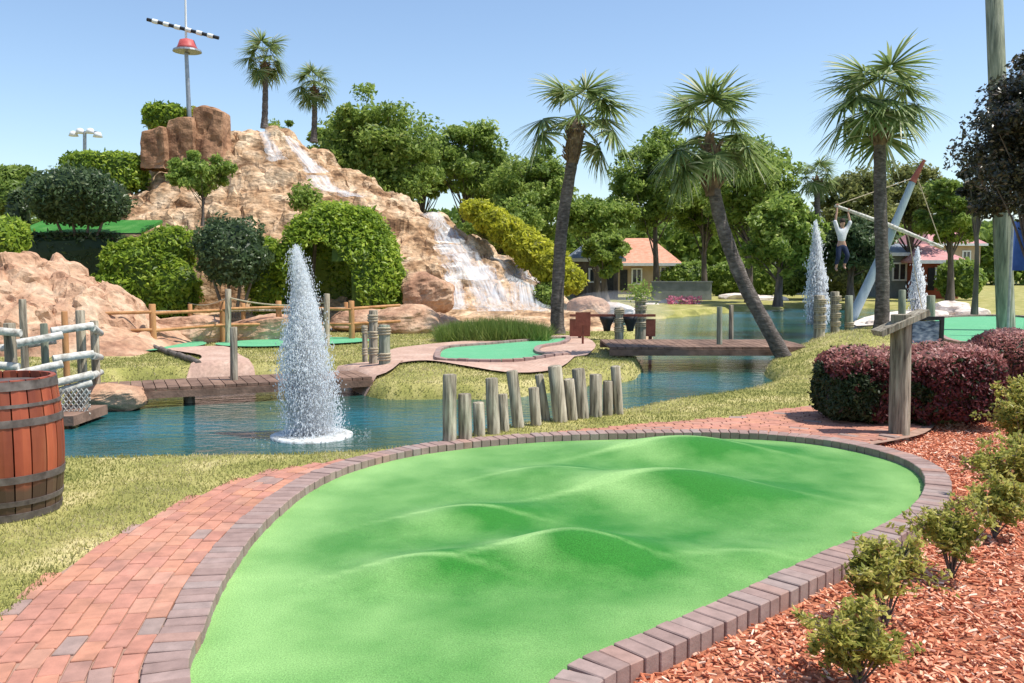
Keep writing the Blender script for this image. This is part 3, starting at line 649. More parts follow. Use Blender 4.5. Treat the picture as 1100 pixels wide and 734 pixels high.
kind(mb.build('hill', M['rock']))
def hpt(px, py, y0=24.5, y1=42):
    d = ray(px, py); Y = np.arange(y0, y1, .05); p = np.c_[d[0]/d[1]*Y, Y]; zr = CAMH+d[2]/d[1]*Y; h = hill(p)
    k = np.argmax(h > zr) if (h > zr).any() else len(Y)-1
    return np.array((p[k, 0], Y[k], h[k]))
def boulder(name, c, r, mat, seed, label, cat='boulder', lump=.35, res=34, blocky=3.0, group=None):
    c = np.array(c, float); r = np.array(r, float); V = []; nu, nv = res*2, res
    for j in range(nv+1):
        for i in range(nu):
            a, e = 2*PI*i/nu, PI*(j/nv-.5); dd = np.array((math.cos(a)*math.cos(e), math.sin(a)*math.cos(e), math.sin(e)))
            V.append(dd*(np.abs(dd)**blocky).sum()**(-1/blocky))
    V = np.array(V); nrm = V/np.linalg.norm(V, axis=1)[:, None]; nz = fbm(V*1.6+seed*7.1, 4, seed)+.5*np.abs(fbm(V*4+seed, 3, seed+5))
    rb = np.random.default_rng(seed+500)
    for _ in range(14):
        d = rb.normal(size=3); d /= np.linalg.norm(d); lim = rb.uniform(.8, 1.05); ex = np.maximum(V@d-lim, 0); V = V-ex[:, None]*d*.92
    V = V*r*1.12+nrm*(nz*lump*min(r)*1.5)[:, None]; V = V+c
    mb = MB(); mb.add(V, [(j*nu+i, j*nu+(i+1) % nu, (j+1)*nu+(i+1) % nu, (j+1)*nu+i) for j in range(nv) for i in range(nu)], .5)
    o = mb.build(name, M[mat], origin=(c[0], c[1], c[2]-r[2])); return tag(o, label, cat, group)
def bpx(px, py, w_, h_, Y, *a, **k):     # boulder by the centre seen, size in photo pixels
    c = PY(px, py, Y); s = Y/F; return boulder('boulder', c, (w_*s/2, w_*s/2*.8, h_*s/2), *a, **k)
def block(px, pt, pb, wpx, Y, seed, label, slant=0):
    b0, t0 = PY(px, pb, Y), PY(px, pt, Y); hw = wpx*Y/F/2; H_ = t0[2]-b0[2]; rb = np.random.default_rng(seed); NN = 13; V = []; Fq = []
    for fi, (ax, sg) in enumerate([(0, 1), (0, -1), (1, 1), (1, -1), (2, 1)]):
        g = np.linspace(-1, 1, NN); A_, B_ = np.meshgrid(g, g); q = np.zeros((NN*NN, 3)); o1, o2 = [k for k in range(3) if k != ax]; q[:, ax] = sg; q[:, o1] = A_.ravel(); q[:, o2] = B_.ravel(); base = len(V)*NN*NN
        V.append(q); id_ = np.arange(NN*NN).reshape(NN, NN)+base; Fq.append(np.stack([id_[:-1, :-1], id_[:-1, 1:], id_[1:, 1:], id_[1:, :-1]], -1).reshape(-1, 4))
    V = np.concatenate(V); r_ = np.linalg.norm(V, axis=1)[:, None]; V = V*(1-.1*np.clip(r_-1.15, 0, 1)/.58*1.2)
    tp = (V[:, 2]+1)/2; V[:, 0] *= 1.12-.2*tp; V[:, 1] *= 1.15-.25*tp; V[:, 2] += .16*V[:, 0]*slant*tp
    P_ = V*np.array((hw, hw*.9, H_/2))+np.array((b0[0], b0[1], (b0[2]+t0[2])/2)); n_ = V/r_
    _, e, cc = voro(P_*np.array((1.1, 1.1, .7))+seed, 7); P_ = P_+n_*((cc-.5)*.28-.16*np.exp(-e*9)+.5*fbm(P_*1.7, 4, seed))[:, None]*hw*.9
    mb = MB(); mb.add(P_, np.concatenate(Fq), .5); return tag(mb.build('boulder', M['rock_brown'], origin=tuple(b0)), label, 'boulder')
block(230, 115, 190, 38, 33.2, 1, 'tallest brown block of rock crowning the hill beside the mast', -.6)
block(198, 126, 184, 32, 32.7, 2, 'brown block of rock just left of the tallest block on the hilltop', .5)
block(168, 138, 186, 28, 32.4, 3, 'leftmost upright boulder on the shoulder of the hilltop', .4)
bpx(458, 318, 52, 44, 26.0, 'rock_pink', 4, 'large pale boulder between the arched hedge and the waterfall', blocky=2.6, lump=.3)
bpx(435, 348, 70, 34, 24.2, 'rock_pink', 5, 'low broken boulder at the foot of the arched hedge', blocky=2.6, lump=.35)
bpx(470, 352, 50, 28, 24.6, 'rock_pink', 6, 'rounded boulder left of the long green grass clump', blocky=2.6, lump=.35)
bpx(390, 345, 60, 22, 24.5, 'rock_pink', 7, 'flat boulder under the mouth of the leafy cave', blocky=2.6, lump=.35)
bpx(632, 332, 40, 24, 29, 'rock_pink', 8, 'tan boulder just right of the tall straight palm trunk', blocky=2.6, lump=.35)
bpx(660, 335, 40, 18, 33, 'rock_pale', 9, 'pale low rock at the edge of the far lake behind the bollards', lump=.35)
# rock outcrop at the far left
def outcrop(q):
    X, Y = q[:, 0], q[:, 1]; H = np.interp(X, [-14, -12, -10.4, -9.4, -8.6, -7.7, -7.2], [1.4, 1.85, 1.9, 1.4, .85, .3, -.15])
    t = np.clip((Y-17.2)/2.2, 0, 1)*(1-sstep(20.5, 22.5, Y)); p3 = np.c_[q, np.zeros(len(q))]
    H = H*t**.8; H = H+(.9*fbm(p3*.9, 4, 61)+.4*np.abs(fbm(p3*2.4, 3, 62))-.05)*np.clip(H*1.5, 0, 1); _, e1, c1 = voro(np.c_[q, H]*1.5, 63); _, e2, c2 = voro(np.c_[q, H]*3.7, 64); H = H+((c1-.5)*.24-.12*np.exp(-e1*8)+(c2-.5)*.09-.06*np.exp(-e2*7))*np.clip(H*1.2, 0, 1); e = sstep(17, 17.4, Y)*(1-sstep(-7.5, -6.9, X)); return H*e-.25*(1-e)
gx, gy = np.arange(-14.5, -6.8, .07), np.arange(16.9, 23, .07); X_, Y_ = np.meshgrid(gx, gy); q = np.c_[X_.ravel(), Y_.ravel()]; hz = outcrop(q)
jit = np.c_[fbm(np.c_[q*2.6, hz*3], 3, 44), fbm(np.c_[q*2.6, hz*3], 3, 45)]*.4*np.clip(hz*2, 0, 1)[:, None]
idx = np.arange(len(q)).reshape(X_.shape); mb = MB(); mb.add(np.c_[q+jit, hz], np.stack([idx[:-1, :-1], idx[:-1, 1:], idx[1:, 1:], idx[1:, :-1]], -1).reshape(-1, 4), .5)
tag(mb.build('rock_outcrop', M['rock_pink']), 'broad pinkish rock outcrop behind the log rail fence at the far left', 'rock outcrop')
boulder('boulder', PY(118, 428, 12.1), (.42, .3, .16), 'rock_pink', 12, 'low mossy rock at the waterline under the left end of the boardwalk', lump=.35)
boulder('boulder', PY(205, 356, 21), (.9, .5, .3), 'rock_pink', 13, 'wide low rock behind the orange rail fence, left of the dark round tree', lump=.4)
boulder('boulder', PY(290, 355, 21.5), (1.2, .5, .32), 'rock_pink', 14, 'wide low rock behind the rail fence and the tall fountain', lump=.4)

# elevated green on the terrace
mb = MB(); mb.box((-13.5, 28.45, 3.04), (3.9, 2.1, .1), 0, .5, Matrix.Rotation(R(14), 3, 'X')); o = mb.build('putting_green', M['turf'], origin=(-13.6, 28.2, 2.8)); tag(o, 'bright green turf strip on the terrace under the dark round tree', 'putting green')
mb = MB(); mb.box((-13.5, 27.35, 2.78), (4.3, .08, .1)); tag(mb.build('edging_board', M['black'], origin=(-13.6, 27.35, 2.8)), 'dark edging board along the front of the terrace turf', 'edging')

# ---- waterfalls: thin ribbons of falling water that follow the rock
def cascade(paths, label, width, seed):
    rn = random.Random(seed); mb = MB(); first = None; S, T = [], []; NC = 9
    for pts, w0, w1 in paths:
        n = 40; pp = catmull(pts, 10, closed=False); qs = np.linspace(0, len(pp)-1, n); row = []
        for i, s_ in enumerate(qs):
            a = pp[int(s_)]*(1-(s_ % 1))+pp[min(int(s_)+1, len(pp)-1)]*(s_ % 1); wpx = (w0+(w1-w0)*i/(n-1))*1.25*(1+.15*math.sin(i*.7+seed))
            for k in range(NC): h = hpt(a[0]+(k/(NC-1)-.5)*wpx, a[1]); row.append(h)
        G = np.array(row).reshape(n, NC, 3)
        for _ in range(3):
            Gp = np.pad(G, ((1, 1), (1, 1), (0, 0)), 'edge'); Gs = (Gp[:-2, 1:-1]+Gp[2:, 1:-1]+Gp[1:-1, :-2]+Gp[1:-1, 2:]+2*G)/6
            G = np.stack([Gs[..., 0], np.minimum(Gs[..., 1], G[..., 1]+.05), np.maximum(Gs[..., 2], G[..., 2]-.05)], -1)
        G[..., 1] -= .14; G[..., 2] += .08
        if first is None: first = G[0, NC//2].copy()
        tt = np.r_[0, np.cumsum(np.linalg.norm(np.diff(G[:, NC//2], axis=0), axis=1))]
        for i in range(n):
            wm = np.linalg.norm(G[i, -1]-G[i, 0])
            for k in range(NC): S.append((k/(NC-1)-.5)*1.0*max(wm, .2)+seed*3); T.append(tt[i])
        idx = np.arange(n*NC).reshape(n, NC); mb.add(G.reshape(-1, 3), np.stack([idx[:-1, :-1], idx[:-1, 1:], idx[1:, 1:], idx[1:, :-1]], -1).reshape(-1, 4), .5)
        EDGE.append((n, NC))
    nb = len(S); pts_ = np.concatenate(mb.v)
    pick = pts_[rng.integers(int(len(pts_)*.75), len(pts_), 240)]+rng.normal(0, .07, (240, 3)); leaves(mb, pick+np.array((0, -.05, .03)), .02, None, tone=.5, aspect=.4)
    o = mb.build('waterfall', M['fall'], origin=tuple(first), smooth=True); nv = len(o.data.vertices)
    e_ = np.concatenate([np.tile(np.sin(np.linspace(0, PI, NC))**.6, n_) for n_, NC in EDGE]); EDGE.clear()
    for nm, val, d_ in (('across', S, seed*3.), ('along', T, 0.), ('edge', list(e_), 1.)):
        at = o.data.attributes.new(nm, 'FLOAT', 'POINT'); at.data.foreach_set('value', np.r_[np.array(val), np.full(nv-nb, d_)].astype(np.float32))
    return tag(o, label, 'waterfall')
EDGE = []
m, N, L, b = newmat('waterfall sheet'); A1, A2, A3 = [N.new('ShaderNodeAttribute') for _ in range(3)]
A1.attribute_name, A2.attribute_name, A3.attribute_name = 'across', 'along', 'edge'; cb = N.new('ShaderNodeCombineXYZ'); L.new(A1.outputs['Fac'], cb.inputs[0]); L.new(A2.outputs['Fac'], cb.inputs[1])
mp = N.new('ShaderNodeMapping'); mp.inputs['Scale'].default_value = (9, .9, 1); L.new(cb.outputs[0], mp.inputs[0]); nn = N.new('ShaderNodeTexNoise'); nn.inputs['Scale'].default_value = 1; nn.inputs['Detail'].default_value = 5; L.new(mp.outputs[0], nn.inputs[0])
ad = N.new('ShaderNodeMath'); ad.operation = 'MULTIPLY_ADD'; ad.inputs[1].default_value = .45; L.new(A3.outputs['Fac'], ad.inputs[0]); L.new(nn.outputs[0], ad.inputs[2])
mr = N.new('ShaderNodeMapRange'); mr.inputs[1].default_value = .66; mr.inputs[2].default_value = 1.22; mr.inputs[4].default_value = .75; L.new(ad.outputs[0], mr.inputs[0]); L.new(mr.outputs[0], b.inputs['Alpha'])
b.inputs['Base Color'].default_value = (.8, .84, .88, 1); b.inputs['Roughness'].default_value = .3; M['fall'] = m
cascade([([(283, 143), (290, 158), (300, 178)], 8, 20)], 'short white chute of water nearest the hilltop rocks', 8, 1)
cascade([([(308, 150), (325, 170), (342, 190)], 8, 26), ([(340, 192), (352, 206), (382, 216)], 26, 30)], 'white chute right of the topmost one, running down to the arched hedge', 8, 2)
cascade([([(455, 222), (472, 240), (486, 266)], 18, 34), ([(486, 266), (498, 284), (508, 304)], 44, 56)], 'middle cascade where the ridge dips, spilling on to the broad ledge', 8, 3)
cascade([([(484, 300), (489, 314), (493, 336)], 18, 24), ([(512, 290), (524, 310), (534, 338)], 32, 50)], 'twin lower falls dropping behind the long grass clump', 8, 4)
cascade([([(546, 278), (562, 296), (572, 336)], 36, 46)], 'rightmost fall, beside the tall straight palm trunk', 8, 5)
# ================================================================== TIMBER ON THE WATER
def log(mb, a, b, r, seg=10, taper=.94, tone=None, dome=True):
    a, b = np.array(a, float), np.array(b, float); pts = [a, a*.66+b*.34, a*.33+b*.67, b]
    d = (b-a)/np.linalg.norm(b-a); rr = [r, r*(1+taper)/2*1.01, r*(1+taper)/2*.99, r*taper]
    if dome: pts += [b+d*r*.1, b+d*r*.13]; rr += [r*taper*.9, r*taper*.86]
    mb.tube(pts, rr, seg, tone, jit=.07)
PIL = [(483, 474, 483, 403, 14), (500, 472, 499, 424, 14), (515, 468, 514, 433, 12), (530.5, 466, 528, 407, 13), (542, 463, 540, 424, 10), (557, 459, 550, 399, 12), (576, 457, 573, 417, 11),
       (587, 452, 579, 403, 9), (602, 453, 596, 394, 14.5), (615, 451, 611, 408, 11), (626, 449, 621, 397, 13.5), (640, 447.5, 640, 403, 13), (653, 446, 653, 410, 10), (664.5, 445, 661, 394, 10)]
PLAB = ['leftmost tall piling at the water edge', 'short stout piling right of the leftmost tall one', 'shortest piling, third from the left', 'tall piling fourth from the left', 'thin short piling fifth from the left',
        'tall pale piling leaning left before the gap in the row', 'short pale piling just right of the gap', 'thin dark piling leaning left behind the short pale one', 'thickest and tallest piling, mid row', 'short thin piling right of the thickest one',
        'tall dark piling leaning left, fourth from the right end', 'stout flat topped piling, third from the right end', 'short piling next to the rightmost one', 'rightmost piling, tall and thin']
for (bx, by, tx, ty, w_), lab in zip(PIL, PLAB):
    a = P(bx, by); b_ = PY(tx, ty, a[1]+random.uniform(-.04, .04)); r = w_*1.12*a[1]/F/2
    mb = MB(); lo = a-(b_-a)/np.linalg.norm(b_-a)*.25; log(mb, lo, b_, r, 14, .93, random.random(), True)
    tag(mb.build('piling', M['grey_wood'], origin=tuple(a), smooth=True), 'weathered grey timber post: '+lab, 'piling', 'row of uneven grey pilings on the near bank')
# left boardwalk
def deck(name, A, B, wid, z, label, th=.1, curb=False):
    A, B = np.array(A[:2]), np.array(B[:2]); d = B-A; Ln = np.linalg.norm(d); d /= Ln; nrm = np.array((-d[1], d[0])); rz = math.atan2(d[1], d[0])
    root = thing(name, label, 'footbridge', (*A, z)); mb = MB(); k = 0.07
    n = int(Ln/.15)
    for i in range(n):
        c = A+d*(i+.5)*Ln/n+nrm*wid/2; mb.box((*c, z-.02), (Ln/n-.012, wid, .04), rz, random.random())
    mb.build('deck_board', M['deck'], root)
    for s in (0.02, wid-.02):
        mb = MB(); c = A+d*Ln/2+nrm*s; mb.box((*c, z-.045-th/2), (Ln, .09, th), rz, .5); mb.build('beam', M['deck'], root)
        if curb:
            mb = MB(); mb.box((*c, z+.045), (Ln, .1, .08), rz, .6); mb.build('edge_timber', M['deck'], root)
    for i in (range(1, int(Ln/1.9)+1) if wid < 1.5 else ()):
        for s in (.35, wid-.25):
            c = A+d*(i*1.9-.5)+nrm*s; mb = MB(); mb.tube([(*c, z-1.0), (*c, z-.05)], .07, 8); mb.build('pier_post', M['grey_wood'], root)
    return root
deck('footbridge', P(88, 421, .06), P(400, 405, .06), 1.0, .06, 'long low plum brown boardwalk along the pond behind the tall fountain')
deck('footbridge', P(655, 373, .22), P(873, 373, .22), 1.9, .22, 'short dark footbridge over the channel left of the leaning palm', th=.12)
def post(name, px, pyb, pyt, wpx, mat, label, z=0, cat='post', group=None, extra=None, Y=None):
    a = P(px, pyb, z) if Y is None else PY(px, pyb, Y); b_ = PY(px, pyt, a[1]); mb = MB(); log(mb, a-np.array((0, 0, .2)), b_, wpx*a[1]/F/2, 10, .96)
    o = mb.build(name, M[mat], origin=tuple(a), smooth=True); tag(o, label, cat, group); return a, b_
post('post', 251, 404, 352, 8, 'grey_wood', 'lone grey post standing on the boardwalk edge left of the tall fountain', .12)
tall = []
for px, pb, pt, w_, lab in ((157, 352, 314, 5, 'slim tan rope post before the bright hedge'), (198, 352, 317, 5, 'slim greenish rope post between the bright hedge and the dark round tree'),
        (245, 370, 311, 6.5, 'tall grey rope post in front of the dark round tree'), (351, 372, 316, 6.5, 'grey rope post before the leafy cave mouth')):
    tall.append(post('rope_post', px, pb, pt, w_, 'grey_wood', lab, group='rope posts behind the boardwalk')[1])
def rope(a, b_, sag, r, label, n=12, top=None):
    a, b_ = np.array(a, float), np.array(b_, float); t = np.linspace(0, 1, n)[:, None]; p = a*(1-t)+b_*t; p[:, 2] -= sag*4*(t*(1-t))[:, 0]
    mb = MB(); mb.tube(p, r, 5, .5); return tag(mb.build('rope', M['rope'], origin=tuple(a)), label, 'rope')
dn = np.array((0, 0, -.18))
rope(tall[0]+dn, tall[1]+dn, .08, .018, 'slack rope between the two slim posts before the bright hedge')
rope(tall[1]+dn, tall[2]+dn, .15, .018, 'slack rope running to the tall grey post by the dark round tree')
rope(tall[2]+dn, tall[3]+dn, .12, .018, 'slack rope passing behind the tall fountain')
# orange rail fence
ob = [P(px, py) for px, py in ((100, 376), (165, 374), (240, 368), (300, 366), (378, 366), (430, 362))]; ztop = .95
root = thing('rail_fence', 'orange brown two rail timber fence before the rocks and hedges', 'fence', ob[0])
for p in ob[1:5]:
    mb = MB(); log(mb, p-np.array((0, 0, .1)), p+np.array((0, 0, ztop)), .075, 9); mb.build('post', M['orange_wood'], root, smooth=True)
for a, b_ in zip(ob[:-1], ob[1:]):
    for h in (.4, .78):
        mb = MB(); log(mb, a+np.array((0, -.05, h+random.uniform(-.03, .03))), b_+np.array((0, -.05, h+random.uniform(-.03, .03))), .038, 7, dome=False); mb.build('rail', M['orange_wood'], root, smooth=True)
root = thing('log_edging', 'dark row of logs edging the tan path beyond the boardwalk', 'log edging', P(165, 376))
e0, e1 = P(164, 376), P(214, 393)
for k in range(5):
    mb = MB(); a_, b_ = e0+(e1-e0)*k/5, e0+(e1-e0)*(k+.96)/5; log(mb, (a_[0], a_[1], tz(a_[0], a_[1])+.07), (b_[0], b_[1], tz(b_[0], b_[1])+.05), .055, 9); mb.build('log', M['bark'], root, smooth=True)
ob = [P(px, py) for px, py in ((112, 362), (150, 361), (205, 360), (262, 358), (320, 357), (372, 356))]
root = thing('rail_fence', 'second weathered rail fence, farther back against the hedges', 'fence', ob[0])
for p in ob[1:]:
    mb = MB(); log(mb, p-np.array((0, 0, .1)), p+np.array((0, 0, .8)), .06, 9); mb.build('post', M['orange_wood'], root, smooth=True)
for a, b_ in zip(ob[:-1], ob[1:]):
    mb = MB(); log(mb, a+np.array((0, -.05, .62)), b_+np.array((0, -.05, .62+random.uniform(-.05, .05))), .035, 7, dome=False); mb.build('rail', M['grey_wood'], root, smooth=True)
# log rail fence at the far left, with rope net
root = thing('log_fence', 'whitewashed log rail fence with grey posts behind the barrel', 'fence', P(50, 440))
YF = 10.6
def lw(px, py, Y): return PY(px, py, Y)
for px, t_, y_, w_, mt in ((10, 348, YF, 13, 'grey_wood'), (24, 322, YF+.9, 8, 'grey_wood'), (47, 348, YF+.4, 8, 'green_wood'), (69, 335, YF+1.2, 7, 'orange_wood'), (86, 334, YF+.7, 10, 'grey_wood'), (101, 345, YF+1.6, 9, 'grey_wood')):
    mb = MB(); a = lw(px, t_, y_); log(mb, (a[0], a[1], -.4), a, w_*y_/F/2, 10); mb.build('post', M[mt], root, smooth=True)
for x0, y0, x1, y1, ya, yb in ((-40, 352, 22, 358, YF-.1, YF-.1), (-40, 390, 20, 394, YF-.1, YF-.1), (18, 369, 67, 360, YF-.15, YF+.1), (18, 402, 67, 391, YF-.15, YF+.1), (55, 356, 100, 350, YF+.3, YF+.6), (57, 386, 100, 380, YF+.3, YF+.6), (58, 412, 99, 402, YF+.3, YF+.6), (60, 421, 98, 411, YF+.35, YF+.6),
                               (99, 352, 108, 358, YF+.6, YF+2.4), (99, 382, 108, 384, YF+.6, YF+2.4), (98, 404, 108, 400, YF+.6, YF+2.4), (0, 374, 60, 366, YF+1, YF+1.3), (0, 410, 60, 398, YF+1, YF+1.3)):
    mb = MB(); log(mb, lw(x0, y0, ya), lw(x1, y1, yb), .05, 9, .95, dome=True); mb.build('rail', M['white_wood'], root, smooth=True)
mb = MB()
for k in range(-3, 10):
    for sg in (1, -1):
        x0 = 60+k*5.5; x1 = x0+sg*22; y0, y1 = 418, 447
        t0, t1 = sorted(((60-x0)/(x1-x0), (97-x0)/(x1-x0))); t0, t1 = max(t0, 0), min(t1, 1)
        if t1-t0 > .05: mb.tube([lw(x0+(x1-x0)*t_, y0+(y1-y0)*t_, YF+.33+.03*sg) for t_ in np.linspace(t0, t1, 4)], .009, 4)
mb.build('rope_net', M['white_wood'], root)
mb = MB(); mb.beam(lw(-40, 447, YF+.4), lw(98, 446, YF+.4), .9, .12); mb.build('sill_board', M['deck'], root)
# rope-lashed bollards beside the boardwalk end
def bollard(px, pb, pt, wpx, label, Y=None, group=None, wraps=3, mat='grey_wood'):
    a = P(px, pb, .05); b_ = PY(px, pt, a[1]); r = wpx*a[1]/F/2; root = thing('bollard', label, 'bollard', a, group)
    mb = MB(); log(mb, a-np.array((0, 0, .15)), b_, r, 12); mb.build('post', M[mat], root, smooth=True); h = b_[2]-a[2]
    for k in range(wraps):
        z = a[2]+h*(.22+.6*k/max(1, wraps-1)); mb = MB()
        for j in range(3): mb.lathe([(r*1.0, z+j*.045-.02), (r*1.22, z+j*.045), (r*1.0, z+j*.045+.02)], 12, (a[0], a[1], 0), .3)
        mb.build('rope_wrap', M['rope'], root, smooth=True)
    return a, b_
bollard(401, 393, 334, 10, 'left roped bollard of the pair at the end of the boardwalk', wraps=3)
bollard(413, 396, 350, 13, 'shorter roped bollard right of its taller neighbour at the boardwalk end', wraps=2, mat='green_wood')
bollard(392, 389, 350, 6, 'thin roped bollard half hidden by the pair at the boardwalk end', wraps=2)
bollard(665, 363, 331, 10, 'roped bollard at the left end of the short footbridge', wraps=3)
bollard(688, 360, 316, 12, 'tall roped bollard topped by greenery on the short footbridge', wraps=4)
bollard(880, 362, 318, 12, 'leftmost roped bollard of the cluster right of the leaning palm', wraps=4)
bollard(897, 360, 314, 10, 'middle roped bollard of the cluster right of the leaning palm', wraps=4)
bollard(912, 360, 318, 9, 'greenish bollard between the cluster and the straight right palm', wraps=1, mat='green_wood')
post('post', 773, 370, 330, 6, 'green_wood', 'slim post on the near edge of the short footbridge', .22)
post('post', 785.5, 364, 328, 5, 'grey_wood', 'slim post on the far edge of the short footbridge', .22)
post('post', 969, 360, 312, 8, 'green_wood', 'greenish grey post behind the slanted sign board', Y=23)
post('post', 1000, 360, 318, 9, 'green_wood', 'thick green post behind the framed picture sign', Y=23)
# brown board rail and small brown sign
a = P(615, 360); root = thing('board_rail', 'low rail with brown end boards and black pots by the far lake', 'railing', a)
for x0, x1 in ((612, 634), (694, 704)):
    mb = MB(); p0, p1 = PY(x0, 350, 21.5), PY(x1, 350, 21.5); mb.box(((p0+p1)/2)+np.array((0, 0, -.05)), (p1[0]-p0[0], .06, .42)); mb.build('end_board', M['brown_paint'], root)
    mb = MB(); mb.box((p0+p1)/2+np.array((0, .06, -.35)), (.08, .06, .7)); mb.build('leg', M['brown_paint'], root)
mb = MB(); mb.beam(PY(612, 339, 21.5), PY(704, 339, 21.5), .08, .06); mb.build('top_rail', M['brown_paint'], root)
for x0 in (652, 677):
    c = PY(x0, 347, 21.5); mb = MB(); mb.lathe([(.001, -.2), (.08, -.2), (.1, -.08), (.17, .08), (.19, .16), (.15, .16), (.13, .1)], 14, c); mb.build('pot', M['black'], root, smooth=True)
a = P(626, 371); root = thing('signpost', 'small blank brown sign on a thin post left of the footbridge', 'sign', a)
mb = MB(); mb.tube([a, a+np.array((0, 0, .7))], .025, 8); mb.build('post', M['brown_paint'], root)
mb = MB(); mb.box(a+np.array((0, -.03, .6)), (.34, .03, .3)); mb.build('board', M['brown_paint'], root)

# ================================================================== FOUNTAINS
def fountain(bx, by, pxt, wpx, label, n, fl=True, group='fountain jets', Y=None):
    a = P(bx, by, WZ) if Y is None else np.array((*PY(bx, by, Y)[:2], WZ)); top = PY(bx, pxt, a[1])[2]; H = top-WZ; root = thing('fountain', label, 'fountain', a, group)
    R_ = wpx*a[1]/F/2*.9; mb = MB()
    # drops on ballistic paths: rising core, falling veil
    u = rng.random(n); th = rng.uniform(0, 2*PI, n); vr = np.abs(rng.normal(0, .5, n)).clip(0, 1.25); hh = H*(1-.45*vr**1.3)*(.86+.14*rng.random(n))
    t = rng.random(n)**.8*2; z = hh*(1-(t-1)**2); rr = R_*np.minimum(.05+vr.clip(0, 1)*.5*t, .9)*(1+.05*rng.normal(size=n))*(.12+.88*sstep(-.12, .6, 1-z/H))+R_*.07*np.abs(rng.normal(size=n))**1.6*(t > .5)
    lean = -.07*(z/H)*R_/.4*1.4; sw = .02*np.sin(z*5)
    p = np.stack([rr*np.cos(th)+lean*1.4+sw+(t > 1)*rng.normal(0, .012, n), rr*np.sin(th), z], 1)+a
    s = rng.uniform(.0015, .0052, n)*a[1]/10.5*(1+.4*(vr > .6)); ln = s*rng.uniform(1.2, 4.2, n)
    az = rng.uniform(0, PI, n); dx = np.stack([np.cos(az), np.sin(az), 0*az], 1)*s[:, None]; dy = np.stack([-np.sin(az), np.cos(az), 0*az], 1)*s[:, None]; dz = np.stack([rng.normal(0, .12, n)*ln, 0*ln, ln], 1)
    V = np.stack([p-dz, p+dx, p+dy, p-dx, p-dy, p+dz], 1).reshape(-1, 3)
    Fb = np.array([(0, 2, 1), (0, 3, 2), (0, 4, 3), (0, 1, 4), (5, 1, 2), (5, 2, 3), (5, 3, 4), (5, 4, 1)]); mb.add(V, (np.arange(n)[:, None, None]*6+Fb).reshape(-1, 3), .5)
    mb.build('spray', M['spray'], root)
    mb = MB(); mb.lathe([(.001, 0), (R_*.75, .03), (R_*.78, H*.2), (R_*.6, H*.5), (R_*.28, H*.8), (R_*.06, H*.95), (.001, H*.97)], 24, a); mb.v[0][:, 0] -= .34*R_*(mb.v[0][:, 2]-WZ)/H; mb.build('mist', M['mist'], root, smooth=True)
    if fl:
        r = R_*1.32; mb = MB(); mb.lathe([(r*.3, .0), (r*.35, .03), (r*.9, .035), (r, .025), (r, -.03), (r*.4, -.03)], 40, a); mb.build('float', M['float'], root, smooth=True)
        m_ = 900; th = rng.uniform(0, 2*PI, m_); q_ = r*(.6+.9*rng.random(m_)**1.5); pt = np.stack([q_*np.cos(th), q_*np.sin(th), .006+.05*rng.random(m_)**3], 1)+a; mb = MB(); leaves(mb, pt, .014, np.tile((0, 0, 1.), (m_, 1)), .9, .5, .5); mb.build('splash', M['spray'], root)
    return root
fountain(335, 469, 262, 74, 'tall foreground fountain jet on a round float in the pond', 74000)
fountain(878, 352, 236, 30, 'distant white jet right of the leaning palm', 15000, False, Y=31)
fountain(986, 345, 265, 22, 'smaller distant jet by the white roofed building at the right', 9000, False, Y=36)

c = PY(660, 326, 27.5); mb = MB(); mb.lathe([(.001, -.6), (1.3, -.57), (1.9, -.3), (1.6, .05), (.9, .32), (.001, .42)], 24, c)
mo = mb.build('mist', M['thin_mist'], origin=tuple(c), smooth=True); tag(mo, 'pale spray mist drifting over the boulders beside the short footbridge', 'mist')
